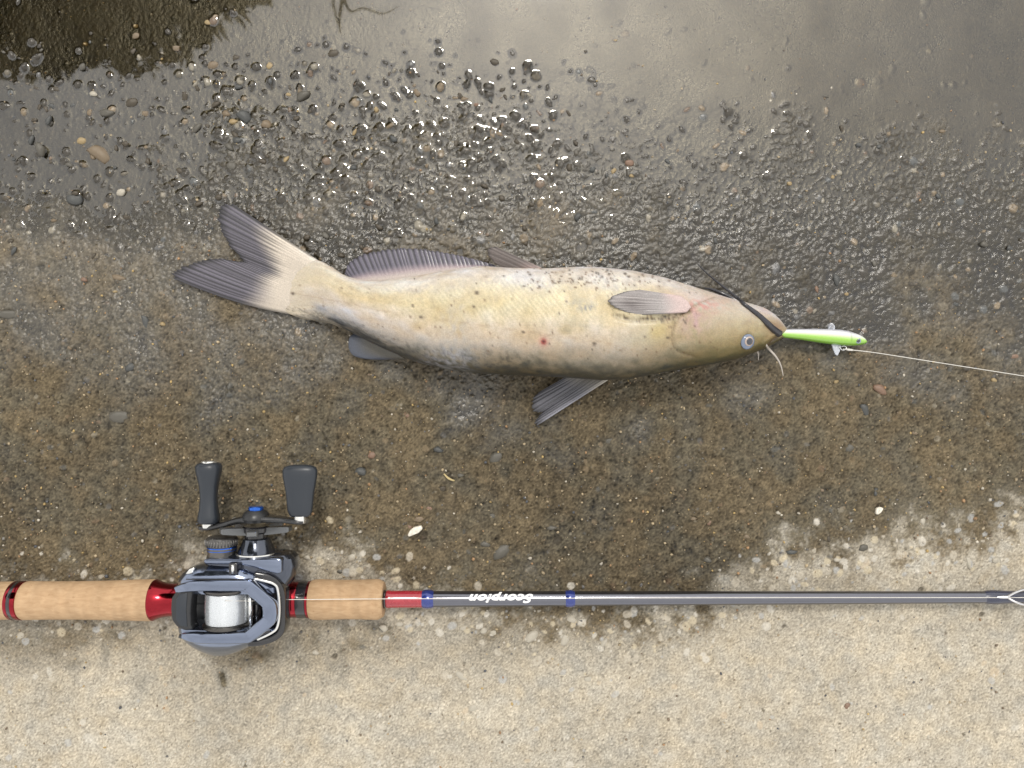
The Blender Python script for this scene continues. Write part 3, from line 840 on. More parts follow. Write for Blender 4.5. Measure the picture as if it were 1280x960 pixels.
mixc(0.30 * gb(905, 372, 26, 6), (.58, .42, .40))
mixc(0.30 * gb(850, 369, 24, 6), (.62, .45, .45))
mixc(0.5 * gb(905, 395, 26, 16), (.56, .51, .42))
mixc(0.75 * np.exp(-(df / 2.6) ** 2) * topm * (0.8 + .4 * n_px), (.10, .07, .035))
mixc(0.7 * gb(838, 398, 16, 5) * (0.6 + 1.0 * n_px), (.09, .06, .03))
mixc(0.55 * np.exp(-(dg / 1.5) ** 2) * topm * (sgn >= 0), (.24, .17, .09))
mixc(0.7 * gb(970, 409, 11, 9), (.33, .20, .14))                                # brown lips
mixc(0.6 * np.exp(-(dm / 1.5) ** 2) * topm, (.10, .05, .035))
mixc(0.5 * gb(957, 388, 12, 6), (.55, .40, .36))
for sg_ in (-1, 1):                                                             # lateral line
    pass
lat = [(360, 365), (430, 378), (500, 393), (560, 401), (640, 412), (700, 420), (750, 427), (800, 440), (816, 442)]
dl, _ = dist_poly(lat)
mixc(0.30 * np.exp(-(dl / 0.9) ** 2) * topm, (.28, .20, .12))
mixc(0.35 * gb(760, 438, 60, 6) * (0.5 + n_px), (.30, .24, .16))
dw = np.hypot(PXF - 679.5, PYF - 427)
mixc(0.55 * np.exp(-(dw / 6) ** 2), (.60, .16, .13)); mixc(np.exp(-((dw / 3.6) ** 4)) * 1.0, (.26, .006, .008)); mixc(np.exp(-(dw / 1.2) ** 4), (.05, .004, .004))
# mottled back and blood-speckled grit
mot = sstep(.70, .88, Q) * (1 - sstep(.95, 1, Q)) * (1 - sstep(620, 760, PXF))
FC *= (1 - 0.30 * mot * np.clip(n_px + .5 * n_fin, 0, 1.6))[..., None]
rf = np.random.default_rng(31)
for k in range(330):
    if k < 150: cx, cy, s_ = rf.normal(735, 50), rf.normal(347, 9), rf.uniform(0.7, 1.7)
    elif k < 200: cx, cy, s_ = rf.normal(835, 22), rf.normal(398, 9), rf.uniform(.7, 1.6)
    else: cx, cy, s_ = rf.uniform(370, 900), rf.uniform(345, 455), rf.uniform(.6, 1.4)
    mixc(0.85 * np.exp(-(((PXF - cx) / s_) ** 2 + ((PYF - cy) / (s_ * rf.uniform(.6, 1.2))) ** 2) ** 1.5) * topm, (.13, .07, .035) if rf.random() < .7 else (.05, .04, .03))
for cx, cy, s_ in ((596, 366, 3), (516, 382, 2.2), (526, 397, 2.4), (370, 331, 3), (366, 367, 2.5), (743, 430, 3), (806, 422, 2), (835, 422, 2.4), (592, 383, 2), (654, 415, 2.5), (655, 358, 2), (708, 376, 2.2)):
    mixc(0.9 * np.exp(-((PXF - cx) ** 2 + ((PYF - cy) * 1.3) ** 2) ** 2 / s_ ** 4) * topm, (.07, .045, .03))
f_me = grid_mesh('body', FV.reshape(-1, 3), NXF, NA, wrap_v=True, cap=True)
bm = bmesh.new(); bm.from_mesh(f_me); bmesh.ops.recalc_face_normals(bm, faces=bm.faces); bm.to_mesh(f_me); bm.free()
set_col(f_me, 'tint', np.clip(FC * np.array([.72, .71, .69]), 0.01, 0.72))
fish_m = vcol_mat('fish_skin', 0.50, coat=0.04, spec=0.5, nvar=0.13, nscale=1100, bump=0.22, bscale=1000, sss=0.10)
body = link('body', f_me, fish_m, fish, True)
tag(body, 'cream and white flank shading to a dark olive back, small red wound')
def fish_top(px, py):                                      # height (mm) of the flank under a photograph point
    z, dx, dy = 20.0, px, py
    for it in range(6):
        i = int(np.argmin(np.abs(xs - dx)))
        kz = mpp(z) / mpp(fish_mid_mm(i))
        dx = 640 + (px - 640) * kz; dy = 480 + (py - 480) * kz
        i = int(np.argmin(np.abs(xs - dx)))
        q = np.clip((dy - yt[i]) / (yb[i] - yt[i]), 0.001, .999)
        c = abs(1 - 2 * q); s = max(0, 1 - c ** nexp) ** (1 / nexp)
        z = fish_mid_mm(i) + th[i] * MPP0 * 1000 / 2 * s
    return z

fin_m = vcol_mat('fin_membrane', 0.46, coat=0.12, nvar=0.18, nscale=1500, bump=0.2, bscale=1800)
def poly_at(pts, u):
    p = np.array(pts, float); d = np.concatenate([[0], np.cumsum(np.hypot(*np.diff(p, axis=0).T))]); d /= d[-1]
    return np.stack([np.interp(u, d, p[:, 0]), np.interp(u, d, p[:, 1])], -1)
def fin(name, basep, tipp, zb, zt, rays, colf, thick=0.45, ridge=0.2, nv=46, ragged=0.0, curl=0.0, seed=0, smoothn=3, label=None, bow=0.0):
    """fan of rays from base curve to tip curve; two skins with a real thickness."""
    nu = rays * 8 + 1
    u = np.linspace(0, 1, nu); v = np.linspace(0, 1, nv)
    r = np.random.default_rng(seed)
    B = poly_at(basep, u); T = poly_at(tipp, u)
    for k in range(2):
        if smoothn: 
            for c in range(2): T[1:-1, c] = smooth1(T[:, c], smoothn)[1:-1]
    warp = np.interp(u * 23, np.arange(24), np.concatenate([[0], r.uniform(-.42, .42, 22), [0]])) / rays
    rayv = 0.5 + 0.5 * np.cos(2 * PI * rays * (u + warp))        # 1 on a ray, 0 on the membrane
    jit = np.interp(u * rays, np.arange(rays + 1), r.uniform(-1, 1, rays + 1))
    ext = 1 + ragged * (rayv - 0.6 + 0.6 * jit)
    U, Vv = np.meshgrid(u, v, indexing='ij')
    PXx = B[:, None, 0] + (T - B)[:, None, 0] * Vv * ext[:, None]
    PYy = B[:, None, 1] + (T - B)[:, None, 1] * Vv * ext[:, None]
    PYy = PYy + bow * np.sin(PI * Vv) * U ** 5
    zbv = zb(U) if callable(zb) else zb; ztv = zt(U) if callable(zt) else zt
    Z = zbv + (ztv - zbv) * Vv + curl * np.sin(PI * Vv) + 0.25 * np.sin(5 * U + 3 * Vv + seed)
    rid = ridge * (rayv[:, None] - 0.5) * sstep(0.12, 0.5, Vv) * (1 - 0.5 * Vv)
    half = thick * (1 - 0.7 * Vv) * np.minimum(1, 8 * np.minimum(U, 1 - U) + 0.25) * np.minimum(1, 12 * (1 - Vv) + 0.1)
    def W(z):
        s = (CAM_H - z * 0.001) / F_PX
        return np.stack([(PXx - 640) * s, (480 - PYy) * s, z * 0.001], -1)
    top = W(Z + half + rid); bot = W(Z - half + rid)
    col = colf(U, Vv, rayv[:, None], r)
    # closed: top skin then bottom skin joined round the rim
    ring = np.concatenate([top, bot[:, ::-1]], 1)                # nu x (2nv)
    cr = np.concatenate([col, col[:, ::-1]], 1)
    me = grid_mesh(name, ring.reshape(-1, 3), nu, 2 * nv, wrap_v=True, cap=True)
    bm = bmesh.new(); bm.from_mesh(me); bmesh.ops.recalc_face_normals(bm, faces=bm.faces); bm.to_mesh(me); bm.free()
    set_col(me, 'tint', np.clip(cr.reshape(-1, 3) * np.array([.77, .77, .80]), 0.008, 0.7))
    o = link(name, me, fin_m, fish, True)
    if label: tag(o, label)
    return o
def lerp3(a, b, t): return np.array(a) * (1 - t[..., None]) + np.array(b) * t[..., None]
def caudal_col(U, V, R, r):
    c = lerp3((.585, .515, .415), (.115, .106, .13), sstep(.26, .56, V + 0.07 * np.sin(9 * U) - 0.22 * np.exp(-((U - .1) / .2) ** 2)))
    c = c * (1 - 0.62 * (1 - sstep(0.15, 0.5, R * np.ones_like(V))) * sstep(.3, .5, V))[..., None]
    edge_ = np.maximum(sstep(.90, 1, V), np.maximum(1 - sstep(0, .05, U), sstep(.95, 1, U)))
    c = c * (1 - 0.75 * edge_)[..., None]
    stv = np.interp(U * 60, np.arange(61), (r.random(61) < .3).astype(float)) * sstep(.35, .6, V) * np.clip(r.standard_normal((U.shape[0], 1)) * .3 + .8, 0, 1)
    c = c * (1 - 0.5 * stv)[..., None]
    c = c * (1 + 0.15 * np.interp(U * 40, np.arange(41), r.standard_normal(41)) * sstep(.2, .5, V))[..., None]
    return c
cbase = [(408, 332), (396, 340), (386, 350), (380, 361), (378, 374), (378, 386), (378, 396)]
fin('caudal_fin', cbase,
    [(291, 255), (281, 255), (274, 262), (273, 275), (277, 290), (287, 307), (299, 320), (305, 327), (298, 327), (276, 323), (256, 325), (236, 331), (220, 338), (214, 342), (219, 349)],
    lambda U: np.interp(U, np.linspace(0, 1, 7), [fish_top(a, b) - 4.2 for a, b in cbase]), lambda U: 5 - 2.0 * U, 30, caudal_col, thick=0.9, ridge=0.22, ragged=0.018, curl=0.6, seed=3, smoothn=2, bow=6.0, label='dark slate forked tail fin with a rounded upper lobe')
def anal_col(U, V, R, r):
    c = lerp3((.56, .49, .43), (.38, .30, .31), sstep(.1, .4, V)); 
    k_ = sstep(.30, .62, V + .12 * (1 - U) )
    c = c * (1 - k_[..., None]) + np.array((.13, .12, .155)) * k_[..., None]
    c = c * (1 - 0.65 * (1 - sstep(0.2, 0.6, R * np.ones_like(V))) * sstep(.3, .6, V))[..., None]
    c = c * (1 - 0.5 * sstep(.9, 1, V))[..., None]
    return c
fin('anal_fin', [(438, 352), (455, 356), (485, 355), (520, 350), (560, 343), (600, 338), (622, 336)],
    [(431, 342), (433, 333), (440, 325), (457, 317), (482, 312), (505, 310), (532, 312), (570, 318), (597, 325), (618, 331)],
    lambda U: 11 + 11 * U, lambda U: 9 + 12 * U, 34, anal_col, thick=0.8, ridge=0.16, ragged=0.03, seed=5, label='long low anal fin with a black fringe')
def pelvic_col(U, V, R, r):
    c = lerp3((.50, .38, .34), (.17, .14, .125), sstep(.1, .55, V))
    c = c * (1 - 0.35 * (1 - R * np.ones_like(V)))[..., None]
    return lerp3((0, 0, 0), (1, 1, 1), 1 - .55 * sstep(.93, 1, V)) * c
fin('pelvic_fin', [(690, 341), (684, 346), (672, 349), (655, 346)], [(619, 308), (612, 309), (609, 314), (611, 321), (620, 331), (634, 335)],
    lambda U: 30 - 4 * U, lambda U: 33 - 5 * U, 8, pelvic_col, thick=0.9, ridge=0.4, curl=1.0, ragged=0.02, seed=6, label='small brown pelvic fin standing off the belly')
def pect_col(U, V, R, r):
    c = lerp3((.60, .47, .43), (.40, .37, .35), sstep(.25, .6, V + .2 * np.sin(3 * U)))
    c = lerp3((1, 1, 1), (.45, .42, .42), np.exp(-((V - .72) / .18) ** 2) * np.exp(-((U - .55) / .25) ** 2)) * c
    c = c * (1 - 0.28 * (1 - R * np.ones_like(V)) * sstep(.25, .5, V))[..., None]
    return c * (1 - .6 * np.maximum(sstep(.94, 1, V), sstep(.93, 1, U)))[..., None]
zpb, zpt = fish_top(860, 386), fish_top(780, 378)
fin('pectoral_fin', [(852, 370), (860, 377), (864, 384), (858, 391)], [(800, 362), (782, 364), (768, 369), (759, 376), (766, 383), (778, 389), (796, 394)],
    lambda U: zpb - 0.2 + 0 * U, lambda U: zpt + 1.6 - 2.2 * np.abs(U - .5), 12, pect_col, thick=0.9, ridge=0.22, curl=2.6, ragged=0.015, seed=7, label='pinkish pectoral fin folded flat against the flank')
def adip_col(U, V, R, r): return lerp3((.085, .078, .06), (.075, .085, .108), sstep(.3, .9, V)) * (1 + 0 * R[..., None])
fin('adipose_fin', [(468, 424), (480, 432), (494, 441), (508, 450)], [(444, 417), (437, 419), (435, 428), (436, 438), (441, 445), (455, 449), (474, 450), (492, 449)],
    lambda U: 9 + 0 * U, lambda U: 4.5 + 0 * U, 6, adip_col, thick=2.2, ridge=0.05, seed=8, label='smooth blue grey adipose fin below the dark back')
def dors_col(U, V, R, r):
    c = lerp3((.22, .20, .16), (.115, .115, .13), sstep(.0, .4, V))
    c = c * (1 - 0.5 * (1 - R * np.ones_like(V)))[..., None]
    c = c * (1 + 1.3 * sstep(.86, .97, U) * (1 - sstep(.8, 1, V)))[..., None]
    return c * (1 - .5 * sstep(.88, 1, V))[..., None]
fin('dorsal_fin', [(716, 466), (730, 468), (744, 470), (762, 474)], [(674, 490), (667, 497), (666, 508), (667, 514), (677, 516), (672, 522), (668, 529), (673, 531)],
    lambda U: 9 - 1 * U, lambda U: 4.0 + 1.5 * U, 11, dors_col, thick=0.9, ridge=0.5, curl=1.5, ragged=0.03, seed=9, smoothn=1, label='frayed dark dorsal fin spread on the mud')

# eye
eye_m = simple('eye_white', (0.13, 0.165, 0.24), 0.12, coat=0.8, noise=0.25, nscale=350)
iris_m = simple('eye_iris', (0.36, 0.29, 0.25), 0.15, coat=0.8, noise=0.2, nscale=900)
pup_m = simple('eye_pupil', (0.018, 0.022, 0.035), 0.06, coat=1.0)
def dome(name, px, py, zmm, rpx, flat, mat, parent, axis=(0, 0, 1), off=0.0):
    c = P(px, py, zmm); r = rpx * mpp(zmm)
    prof = [(-r * 0.3 * flat, r * .96), (0, r)] + [(r * flat * math.sin(a), r * math.cos(a)) for a in np.linspace(0.2, PI / 2 - 0.01, 8)]
    return lathe(name, c + Vector(axis) * off, axis, prof, mat, parent, n=28, sharp=None)
ze = fish_top(934, 427)
_sy = (fish_top(934, 423) - fish_top(934, 431)) / (8 * MPP0 * 1000); _sx = (fish_top(926, 427) - fish_top(942, 427)) / (16 * MPP0 * 1000)
EN = (Vector((_sx, -_sy, 1)).normalized() * .6 + Vector((0, .04, .5))).normalized()
eye = dome('eye', 934, 427, ze, 9.8, 0.36, eye_m, fish, EN, 0.0004)
dome('iris', 934, 426, ze, 6.2, 0.30, iris_m, eye, EN, 0.0020)
dome('pupil', 934, 426, ze, 4.4, 0.26, pup_m, eye, EN, 0.0027)
tag(eye, 'pale bluish eye with a small dark pupil')
# barbels
barb_m = simple('barbel_skin', (0.022, 0.022, 0.028), 0.3, coat=0.3)
pale_barb = simple('pale_barbel_skin', (0.42, 0.38, 0.34), 0.35, coat=0.3)
def barbel(pts, rad, mat, label):
    o = tube('barbel', [P(*p) for p in pts], [r * MPP0 for r in rad], mat, fish, n=10, sub=6); tag(o, label)
zf = fish_top
barbel([(974, 417, zf(970, 414) - 1.5), (966, 411, zf(966, 411) + 0.6), (960.5, 405.5, zf(960.5, 405.5) + 1.4), (955, 400, zf(955, 400) + 1.5), (946, 392, zf(946, 392) + 1.6), (938, 386, zf(938, 386) + 1.8), (929, 379, zf(929, 381) + 1.0), (921, 372, 28), (901, 356, 22), (884, 342, 17), (872, 330, 12)],
       [4.6, 4.2, 3.8, 3.3, 2.9, 2.5, 2.2, 1.9, 1.3, .9, .5], barb_m, 'long black whisker swept back over the head')
barbel([(930, 380, 14), (917, 374, 12), (903, 367, 11), (890, 362, 9), (880, 360, 8)], [2.2, 2.6, 2.6, 1.9, .6], barb_m, 'short black whisker along the throat')
barbel([(957, 431, zf(957, 431) - 1), (962, 437, 14), (970, 446, 12), (976, 457, 8), (979, 470, 4)], [1.6, 1.5, 1.2, .9, .4], pale_barb, 'thin pale whisker curving off the snout')
barbel([(946, 437, 12), (948, 443, 8), (948, 450, 4)], [1.2, .9, .4], pale_barb, 'tiny pale whisker under the eye')

# ================================================================== LURE
LP = P(1030, 422, 0)
lure = empty('fishing_lure', (LP.x, LP.y, 0), 'lime green and silver minnow lure hanging out of the catfish mouth', 'lure')
lx = np.array([962, 975, 985, 1002, 1020, 1035, 1050, 1060, 1068, 1074, 1079, 1082, 1083.5])
lt = np.array([412, 411.6, 411.3, 411, 410.8, 411, 411.9, 413.6, 416, 418.4, 421.2, 424, 426.5])
lb = np.array([420, 421.5, 422.8, 425, 428, 430.2, 431.8, 432.4, 432.3, 431.8, 430.8, 429.5, 427.8])
l_u = np.linspace(962, 1083.5, 70); l_u = np.append(l_u[:-1], [1083.2, 1083.5])
LT = np.interp(l_u, lx, lt); LB = np.interp(l_u, lx, lb)
NLA = 36; la = np.linspace(0, 2 * PI, NLA, endpoint=False)
LV = np.zeros((len(l_u), NLA, 3)); LC = np.zeros((len(l_u), NLA, 3))
for i, x in enumerate(l_u):
    zc = 8.5 + 5.0 * sstep(1010, 962, 0) * 0 + 4.5 * (1 - sstep(962, 1045, x))
    hw = (LB[i] - LT[i]) / 2; yc = (LB[i] + LT[i]) / 2; sc = mpp(zc)
    LV[i, :, 0] = (x - 640) * sc; LV[i, :, 1] = (480 - (yc - hw * np.cos(la))) * sc; LV[i, :, 2] = zc * .001 + hw * 1.05 * sc * np.sin(la)
    q = (1 - np.cos(la)) / 2
    ks = [0, .12, .28, .46, .56, .68, .85, 1]
    R_ = [(.30, .31, .36), (.48, .49, .53), (.66, .70, .66), (.52, .66, .38), (.33, .56, .13), (.26, .50, .06), (.21, .42, .05), (.10, .22, .025)]
    sh = 0.10 * sstep(1062, 1083, x)
    for c in range(3): LC[i, :, c] = np.interp(q + sh * 1.6, ks, [k_[c] for k_ in R_])
    gl_ = 0.45 * math.exp(-((x - 1061) / 1.0) ** 2) + .35 * math.exp(-((x - 1065) / .8) ** 2)
    LC[i] *= (1 - gl_ * np.exp(-((q - .45) / .3) ** 2))[:, None]
me = grid_mesh('lure_body', LV.reshape(-1, 3), len(l_u), NLA, wrap_v=True, cap=True)
bm = bmesh.new(); bm.from_mesh(me); bmesh.ops.recalc_face_normals(bm, faces=bm.faces); bm.to_mesh(me); bm.free()
set_col(me, 'tint', LC)
link('lure_body', me, vcol_mat('lure_paint', 0.22, coat=0.7, nvar=0.04, bump=0.03), lure, True)
e1 = dome('lure_eye', 1073, 426, 12.3, 3.6, 0.4, simple('lure_eye_ring', (.30, .36, .42), .2, metal=.5), lure)
dome('pupil', 1073, 426, 12.9, 2.3, 0.4, pup_m, e1)
def clear_plastic():
    m, nt, b = new_mat('clear_plastic')
    b.inputs['Base Color'].default_value = (.80, .84, .92, 1); b.inputs['Roughness'].default_value = .18
    b.inputs['Transmission Weight'].default_value = .55; b.inputs['IOR'].default_value = 1.4
    nz = N(nt, 'ShaderNodeTexNoise'); nz.inputs['Scale'].default_value = 500
    rp = N(nt, 'ShaderNodeMapRange'); rp.inputs['To Min'].default_value = .1; rp.inputs['To Max'].default_value = .35
    nt.links.new(nz.outputs['Fac'], rp.inputs['Value']); nt.links.new(rp.outputs[0], b.inputs['Roughness'])
    return m
cp_m = clear_plastic()
def wing(pts, z0, z1, name='clear_wing'):
    prism(name, [(P(a, b, 8).x, P(a, b, 8).y) for a, b in pts], z0 * .001, z1 * .001, cp_m, lure, bevel=0.0003, seg=2)
wing([(1039, 429), (1051, 429), (1051.5, 434), (1049, 440), (1046.5, 444.5), (1044, 443), (1041.5, 437)], 7.2, 8.6)
wing([(1035, 413), (1035.5, 406), (1038, 403.5), (1041, 404), (1043.5, 408), (1043.5, 413)], 7.2, 8.6)
wire_m = simple('steel_wire', (.55, .55, .56), .22, metal=1.0)
tube('snap', [P(1049, 433, 9), P(1052, 437, 9.5), P(1055, 437.5, 9.5), P(1058, 435, 9.2), P(1056, 432.6, 9), P(1052, 433, 9)], .0004, wire_m, lure, n=8, sub=5)
tube('hook_eye', [P(1036, 408, 9), P(1038, 405, 10), P(1041, 405.5, 10.3), P(1041, 409, 9.6), P(1038, 410, 9)], .0004, wire_m, lure, n=8, sub=5)

# leader from the lure
line_m = simple('fishing_line', (.62, .60, .56), .3, spec=.6, noise=.1)
def leader():
    pts = [(1054, 436.5, 9.4), (1062, 437.2, 7), (1090, 440.3, 4.5), (1140, 448, 3.6), (1200, 457.5, 3.2), (1280, 470, 3.0), (1420, 492, 3.4), (1560, 512, 3.2)]
    o = tube('leader_line', [P(*p) for p in pts], [.00042, .00036] + [.00024] * (len(pts) - 2), line_m, None, n=8, sub=10)
    tag(o, 'thin pale leader line running from the green lure across the mud', 'fishing line')
    kn_ = tube('knot', [P(1058, 436.6, 7.8), P(1061, 437.0, 7.2), P(1066, 437.6, 6.4)], [.0006, .00085, .0006], line_m, o, n=8, sub=3)
leader()

# ================================================================== ROD
RZ0 = 14.6                                                  # rod axis height at the butt, mm
def rod_z(px): return RZ0 - 0.0032 * (px - 0)
def rod_y(px): return 750.6 - 0.0033 * px
def rod_pt(px, dz=0): return P(px, rod_y(px), rod_z(px) + dz)
RP = rod_pt(300)
rod = empty('fishing_rod', (RP.x, RP.y, 0), 'fishing rod with cork grips, red reel seat and slim dark grey blank', 'fishing rod')
def rod_part(name, prof, mat, label=None, n=56, sharp=32, parent=None):
    """prof: (photograph x, radius in photograph px)."""
    rings = []
    a0 = rod_pt(0); a1 = rod_pt(1280); ax = (a1 - a0).normalized()
    s, t = frame_axes(ax)
    for px, r in prof:
        c = rod_pt(px); rr = r * mpp(rod_z(px)); c.x = (px - 640) * mpp(rod_z(px) + rr * 850)
        rings.append([c + (s * math.cos(a) + t * math.sin(a)) * rr for a in [2 * PI * k / n for k in range(n)]])
    o = loft(name, rings, mat, parent or rod, sharp=sharp)
    if label: tag(o, label)
    return o
def cork_material():
    m, nt, b = new_mat('cork')
    L = nt.links.new
    tc = N(nt, 'ShaderNodeTexCoord'); mp = N(nt, 'ShaderNodeMapping'); mp.inputs['Scale'].default_value = (170, 480, 480)
    L(tc.outputs['Object'], mp.inputs['Vector'])
    n1 = N(nt, 'ShaderNodeTexNoise'); n1.inputs['Scale'].default_value = 1; n1.inputs['Detail'].default_value = 6; n1.inputs['Distortion'].default_value = .6; L(mp.outputs[0], n1.inputs['Vector'])
    m2 = N(nt, 'ShaderNodeMapping'); m2.inputs['Scale'].default_value = (150, 26, 26); L(tc.outputs['Object'], m2.inputs['Vector'])
    n2 = N(nt, 'ShaderNodeTexNoise'); n2.inputs['Scale'].default_value = 1; n2.inputs['Detail'].default_value = 3; L(m2.outputs[0], n2.inputs['Vector'])
    cr = N(nt, 'ShaderNodeValToRGB'); cr.color_ramp.elements[0].position = .28; cr.color_ramp.elements[1].position = .72
    cr.color_ramp.elements[0].color = (.35, .228, .128, 1); cr.color_ramp.elements[1].color = (.455, .315, .19, 1)
    e = cr.color_ramp.elements.new(.5); e.color = (.405, .272, .158, 1)
    L(n1.outputs['Fac'], cr.inputs['Fac'])
    r2 = N(nt, 'ShaderNodeMapRange'); r2.inputs['From Min'].default_value = .3; r2.inputs['From Max'].default_value = .7; r2.inputs['To Min'].default_value = .90; r2.inputs['To Max'].default_value = 1.10
    L(n2.outputs['Fac'], r2.inputs['Value'])
    mx = N(nt, 'ShaderNodeMix', data_type='RGBA', blend_type='MULTIPLY'); mx.inputs['Factor'].default_value = 1
    L(cr.outputs[0], mx.inputs['A']); L(r2.outputs[0], mx.inputs['B'])
    # dark pores
    n3 = N(nt, 'ShaderNodeTexNoise'); n3.inputs['Scale'].default_value = 330; n3.inputs['Detail'].default_value = 4; L(tc.outputs['Object'], n3.inputs['Vector'])
    r3 = N(nt, 'ShaderNodeMapRange'); r3.inputs['From Min'].default_value = .68; r3.inputs['From Max'].default_value = .76; r3.inputs['To Max'].default_value = .5; L(n3.outputs['Fac'], r3.inputs['Value'])
    m3 = N(nt, 'ShaderNodeMix', data_type='RGBA'); L(r3.outputs[0], m3.inputs['Factor']); L(mx.outputs['Result'], m3.inputs['A']); m3.inputs['B'].default_value = (.22, .12, .06, 1)
    L(m3.outputs['Result'], b.inputs['Base Color'])
    b.inputs['Roughness'].default_value = .8; b.inputs['Specular IOR Level'].default_value = .25
    bp = N(nt, 'ShaderNodeBump'); bp.inputs['Strength'].default_value = .25; bp.inputs['Distance'].default_value = .0005
    L(n1.outputs['Fac'], bp.inputs['Height']); L(bp.outputs[0], b.inputs['Normal'])
    return m
cork = cork_material()
red = simple('red_anodised', (.27, .009, .018), .13, metal=1.0, coat=.35, rvar=.04)
redw = simple('red_wrap', (.30, .014, .026), .25, coat=.8, noise=.2)
blackg = simple('gloss_black', (.012, .012, .014), .16, coat=.5, rvar=.06)
blackm = simple('satin_black', (.016, .017, .019), .42, spec=.5)
blank_m = simple('grey_blank', (.155, .158, .182), .15, metal=.95, coat=.2, noise=.08, rvar=.04)
blue_w = simple('blue_wrap', (.018, .035, .20), .22, metal=.35, coat=.9)
navy_w = simple('navy_wrap', (.014, .018, .045), .25, coat=.8)
clear_dark = simple('dark_epoxy', (.016, .010, .012), .12, coat=1)

rod_part('butt_grip', [(-330, 19), (-328, 24), (-318, 26), (-250, 25), (-120, 23.5), (-20, 23), (4.5, 23.2)], cork)
rod_part('butt_cap', [(-346, 12), (-345, 20), (-340, 23.5), (-330, 24)], blackm)
rod_part('ring_band', [(4, 22.8), (5, 23.8), (8.2, 24), (8.6, 24)], red)
rod_part('ring_band', [(8.4, 23.6), (8.8, 23.9), (13, 23.9), (13.4, 23.6)], blackg)
rod_part('ring_band', [(13.2, 24), (16, 24), (18.4, 23.8), (19.4, 22.8)], red)
rod_part('rear_grip', [(19, 22.6), (20.5, 23.6), (24, 23.6), (50, 23.2), (80, 23.2), (110, 23.6), (140, 24.4), (165, 25.2), (180, 25.5), (183, 25.2), (184, 23)], cork, 'long straw coloured cork rear grip')
rod_part('reel_seat_cone', [(182.5, 23), (183, 25.0), (184.5, 25.4), (186, 24.6), (192, 22.6), (200, 20.8), (208, 20.2), (216, 20.6), (226, 21.6), (240, 20), (242, 16)], red, 'glossy red metal cone behind the reel')
rod_part('reel_seat', [(238, 17), (239, 18.5), (350, 18.5), (351, 16)], blackm)
rod_part('locking_ring', [(349, 18), (350, 21.5), (353, 22), (367.5, 22), (368.5, 21.5)], red)
rod_part('hood', [(368.2, 21.0), (368.8, 22.6), (380, 22.6), (381, 22)], blackg)
rod_part('trim_ring', [(380.6, 22), (381, 22.9), (383.4, 22.9), (384, 22)], red)
rod_part('front_grip', [(383, 20), (384, 23.2), (387, 24.3), (395, 24.8), (410, 24.2), (430, 23.8), (450, 24.2), (465, 24.7), (470, 24.6), (477, 21), (478, 18), (478.2, 8)], cork, 'short chamfered cork front grip')
rod_part('winding_check', [(477, 9), (477.5, 11.5), (481, 11.5), (482, 10.4)], clear_dark)
rod_part('red_wrap', [(481, 10.3), (484.5, 11.2), (487, 10.6), (525, 10.4), (528, 10.3)], redw)
rod_part('blue_wrap', [(526.5, 10.2), (529, 11.4), (534, 11.8), (539, 11.2), (542, 9.6)], blue_w)
rod_part('blank', [(478, 8.5), (540, 9.9), (900, 8.6), (1280, 7.3), (1900, 5.4), (2600, 3.2)], blank_m, 'slim dark grey tapering rod blank', sharp=None)
rod_part('blue_wrap', [(707, 9.2), (709.5, 10.4), (713, 10.7), (716, 10.4), (719, 9.2)], blue_w)
rod_part('guide_wrap', [(1233, 7.4), (1238, 8.4), (1246, 8.9), (1254, 8.5), (1262, 7.9), (1320, 7.6), (1330, 6.9)], navy_w)
# first guide: foot, two wire legs and the ring
gm = simple('guide_metal', (.72, .72, .74), .22, metal=.9)
gd = empty('tmp', (0, 0, 0), '', ''); bpy.data.objects.remove(gd)
def guide(px, k):
    foot = tube('guide', [rod_pt(px - 20 * k, 3.4), rod_pt(px - 6 * k, 4.4), rod_pt(px, 5.0)], [.0006, .0010, .0010], gm, rod, n=8, sub=4)
    tag(foot, 'pale metal line guide with two wire legs')
    top = rod_pt(px + 30 * k, 15 * k)
    s = Vector((0, 1, 0))
    for sg_ in (-1, 1):
        tube('guide_leg', [rod_pt(px - 1, 4.8), rod_pt(px + 8 * k, 6.5) + s * sg_ * .0028 * k, rod_pt(px + 20 * k, 10 * k) + s * sg_ * .0050 * k, top + s * sg_ * .0056 * k], .00075 * k, gm, foot, n=8, sub=6)
    ax = Vector((.92, 0, .38)).normalized(); s1, t1 = frame_axes(ax)
    R = .0056 * k
    ring = []
    for a in range(33):
        th_ = 2 * PI * a / 32; c = top + (s1 * math.cos(th_) + t1 * math.sin(th_)) * R
        rd = (s1 * math.cos(th_) + t1 * math.sin(th_))
        ring.append([c + (rd * math.cos(b2) + ax * math.sin(b2)) * .0010 * k for b2 in [2 * PI * q / 10 for q in range(10)]])
    loft('guide_ring', ring, gm, foot, cap=False, sharp=None)
guide(1260, 1.0)
guide(1760, .8)

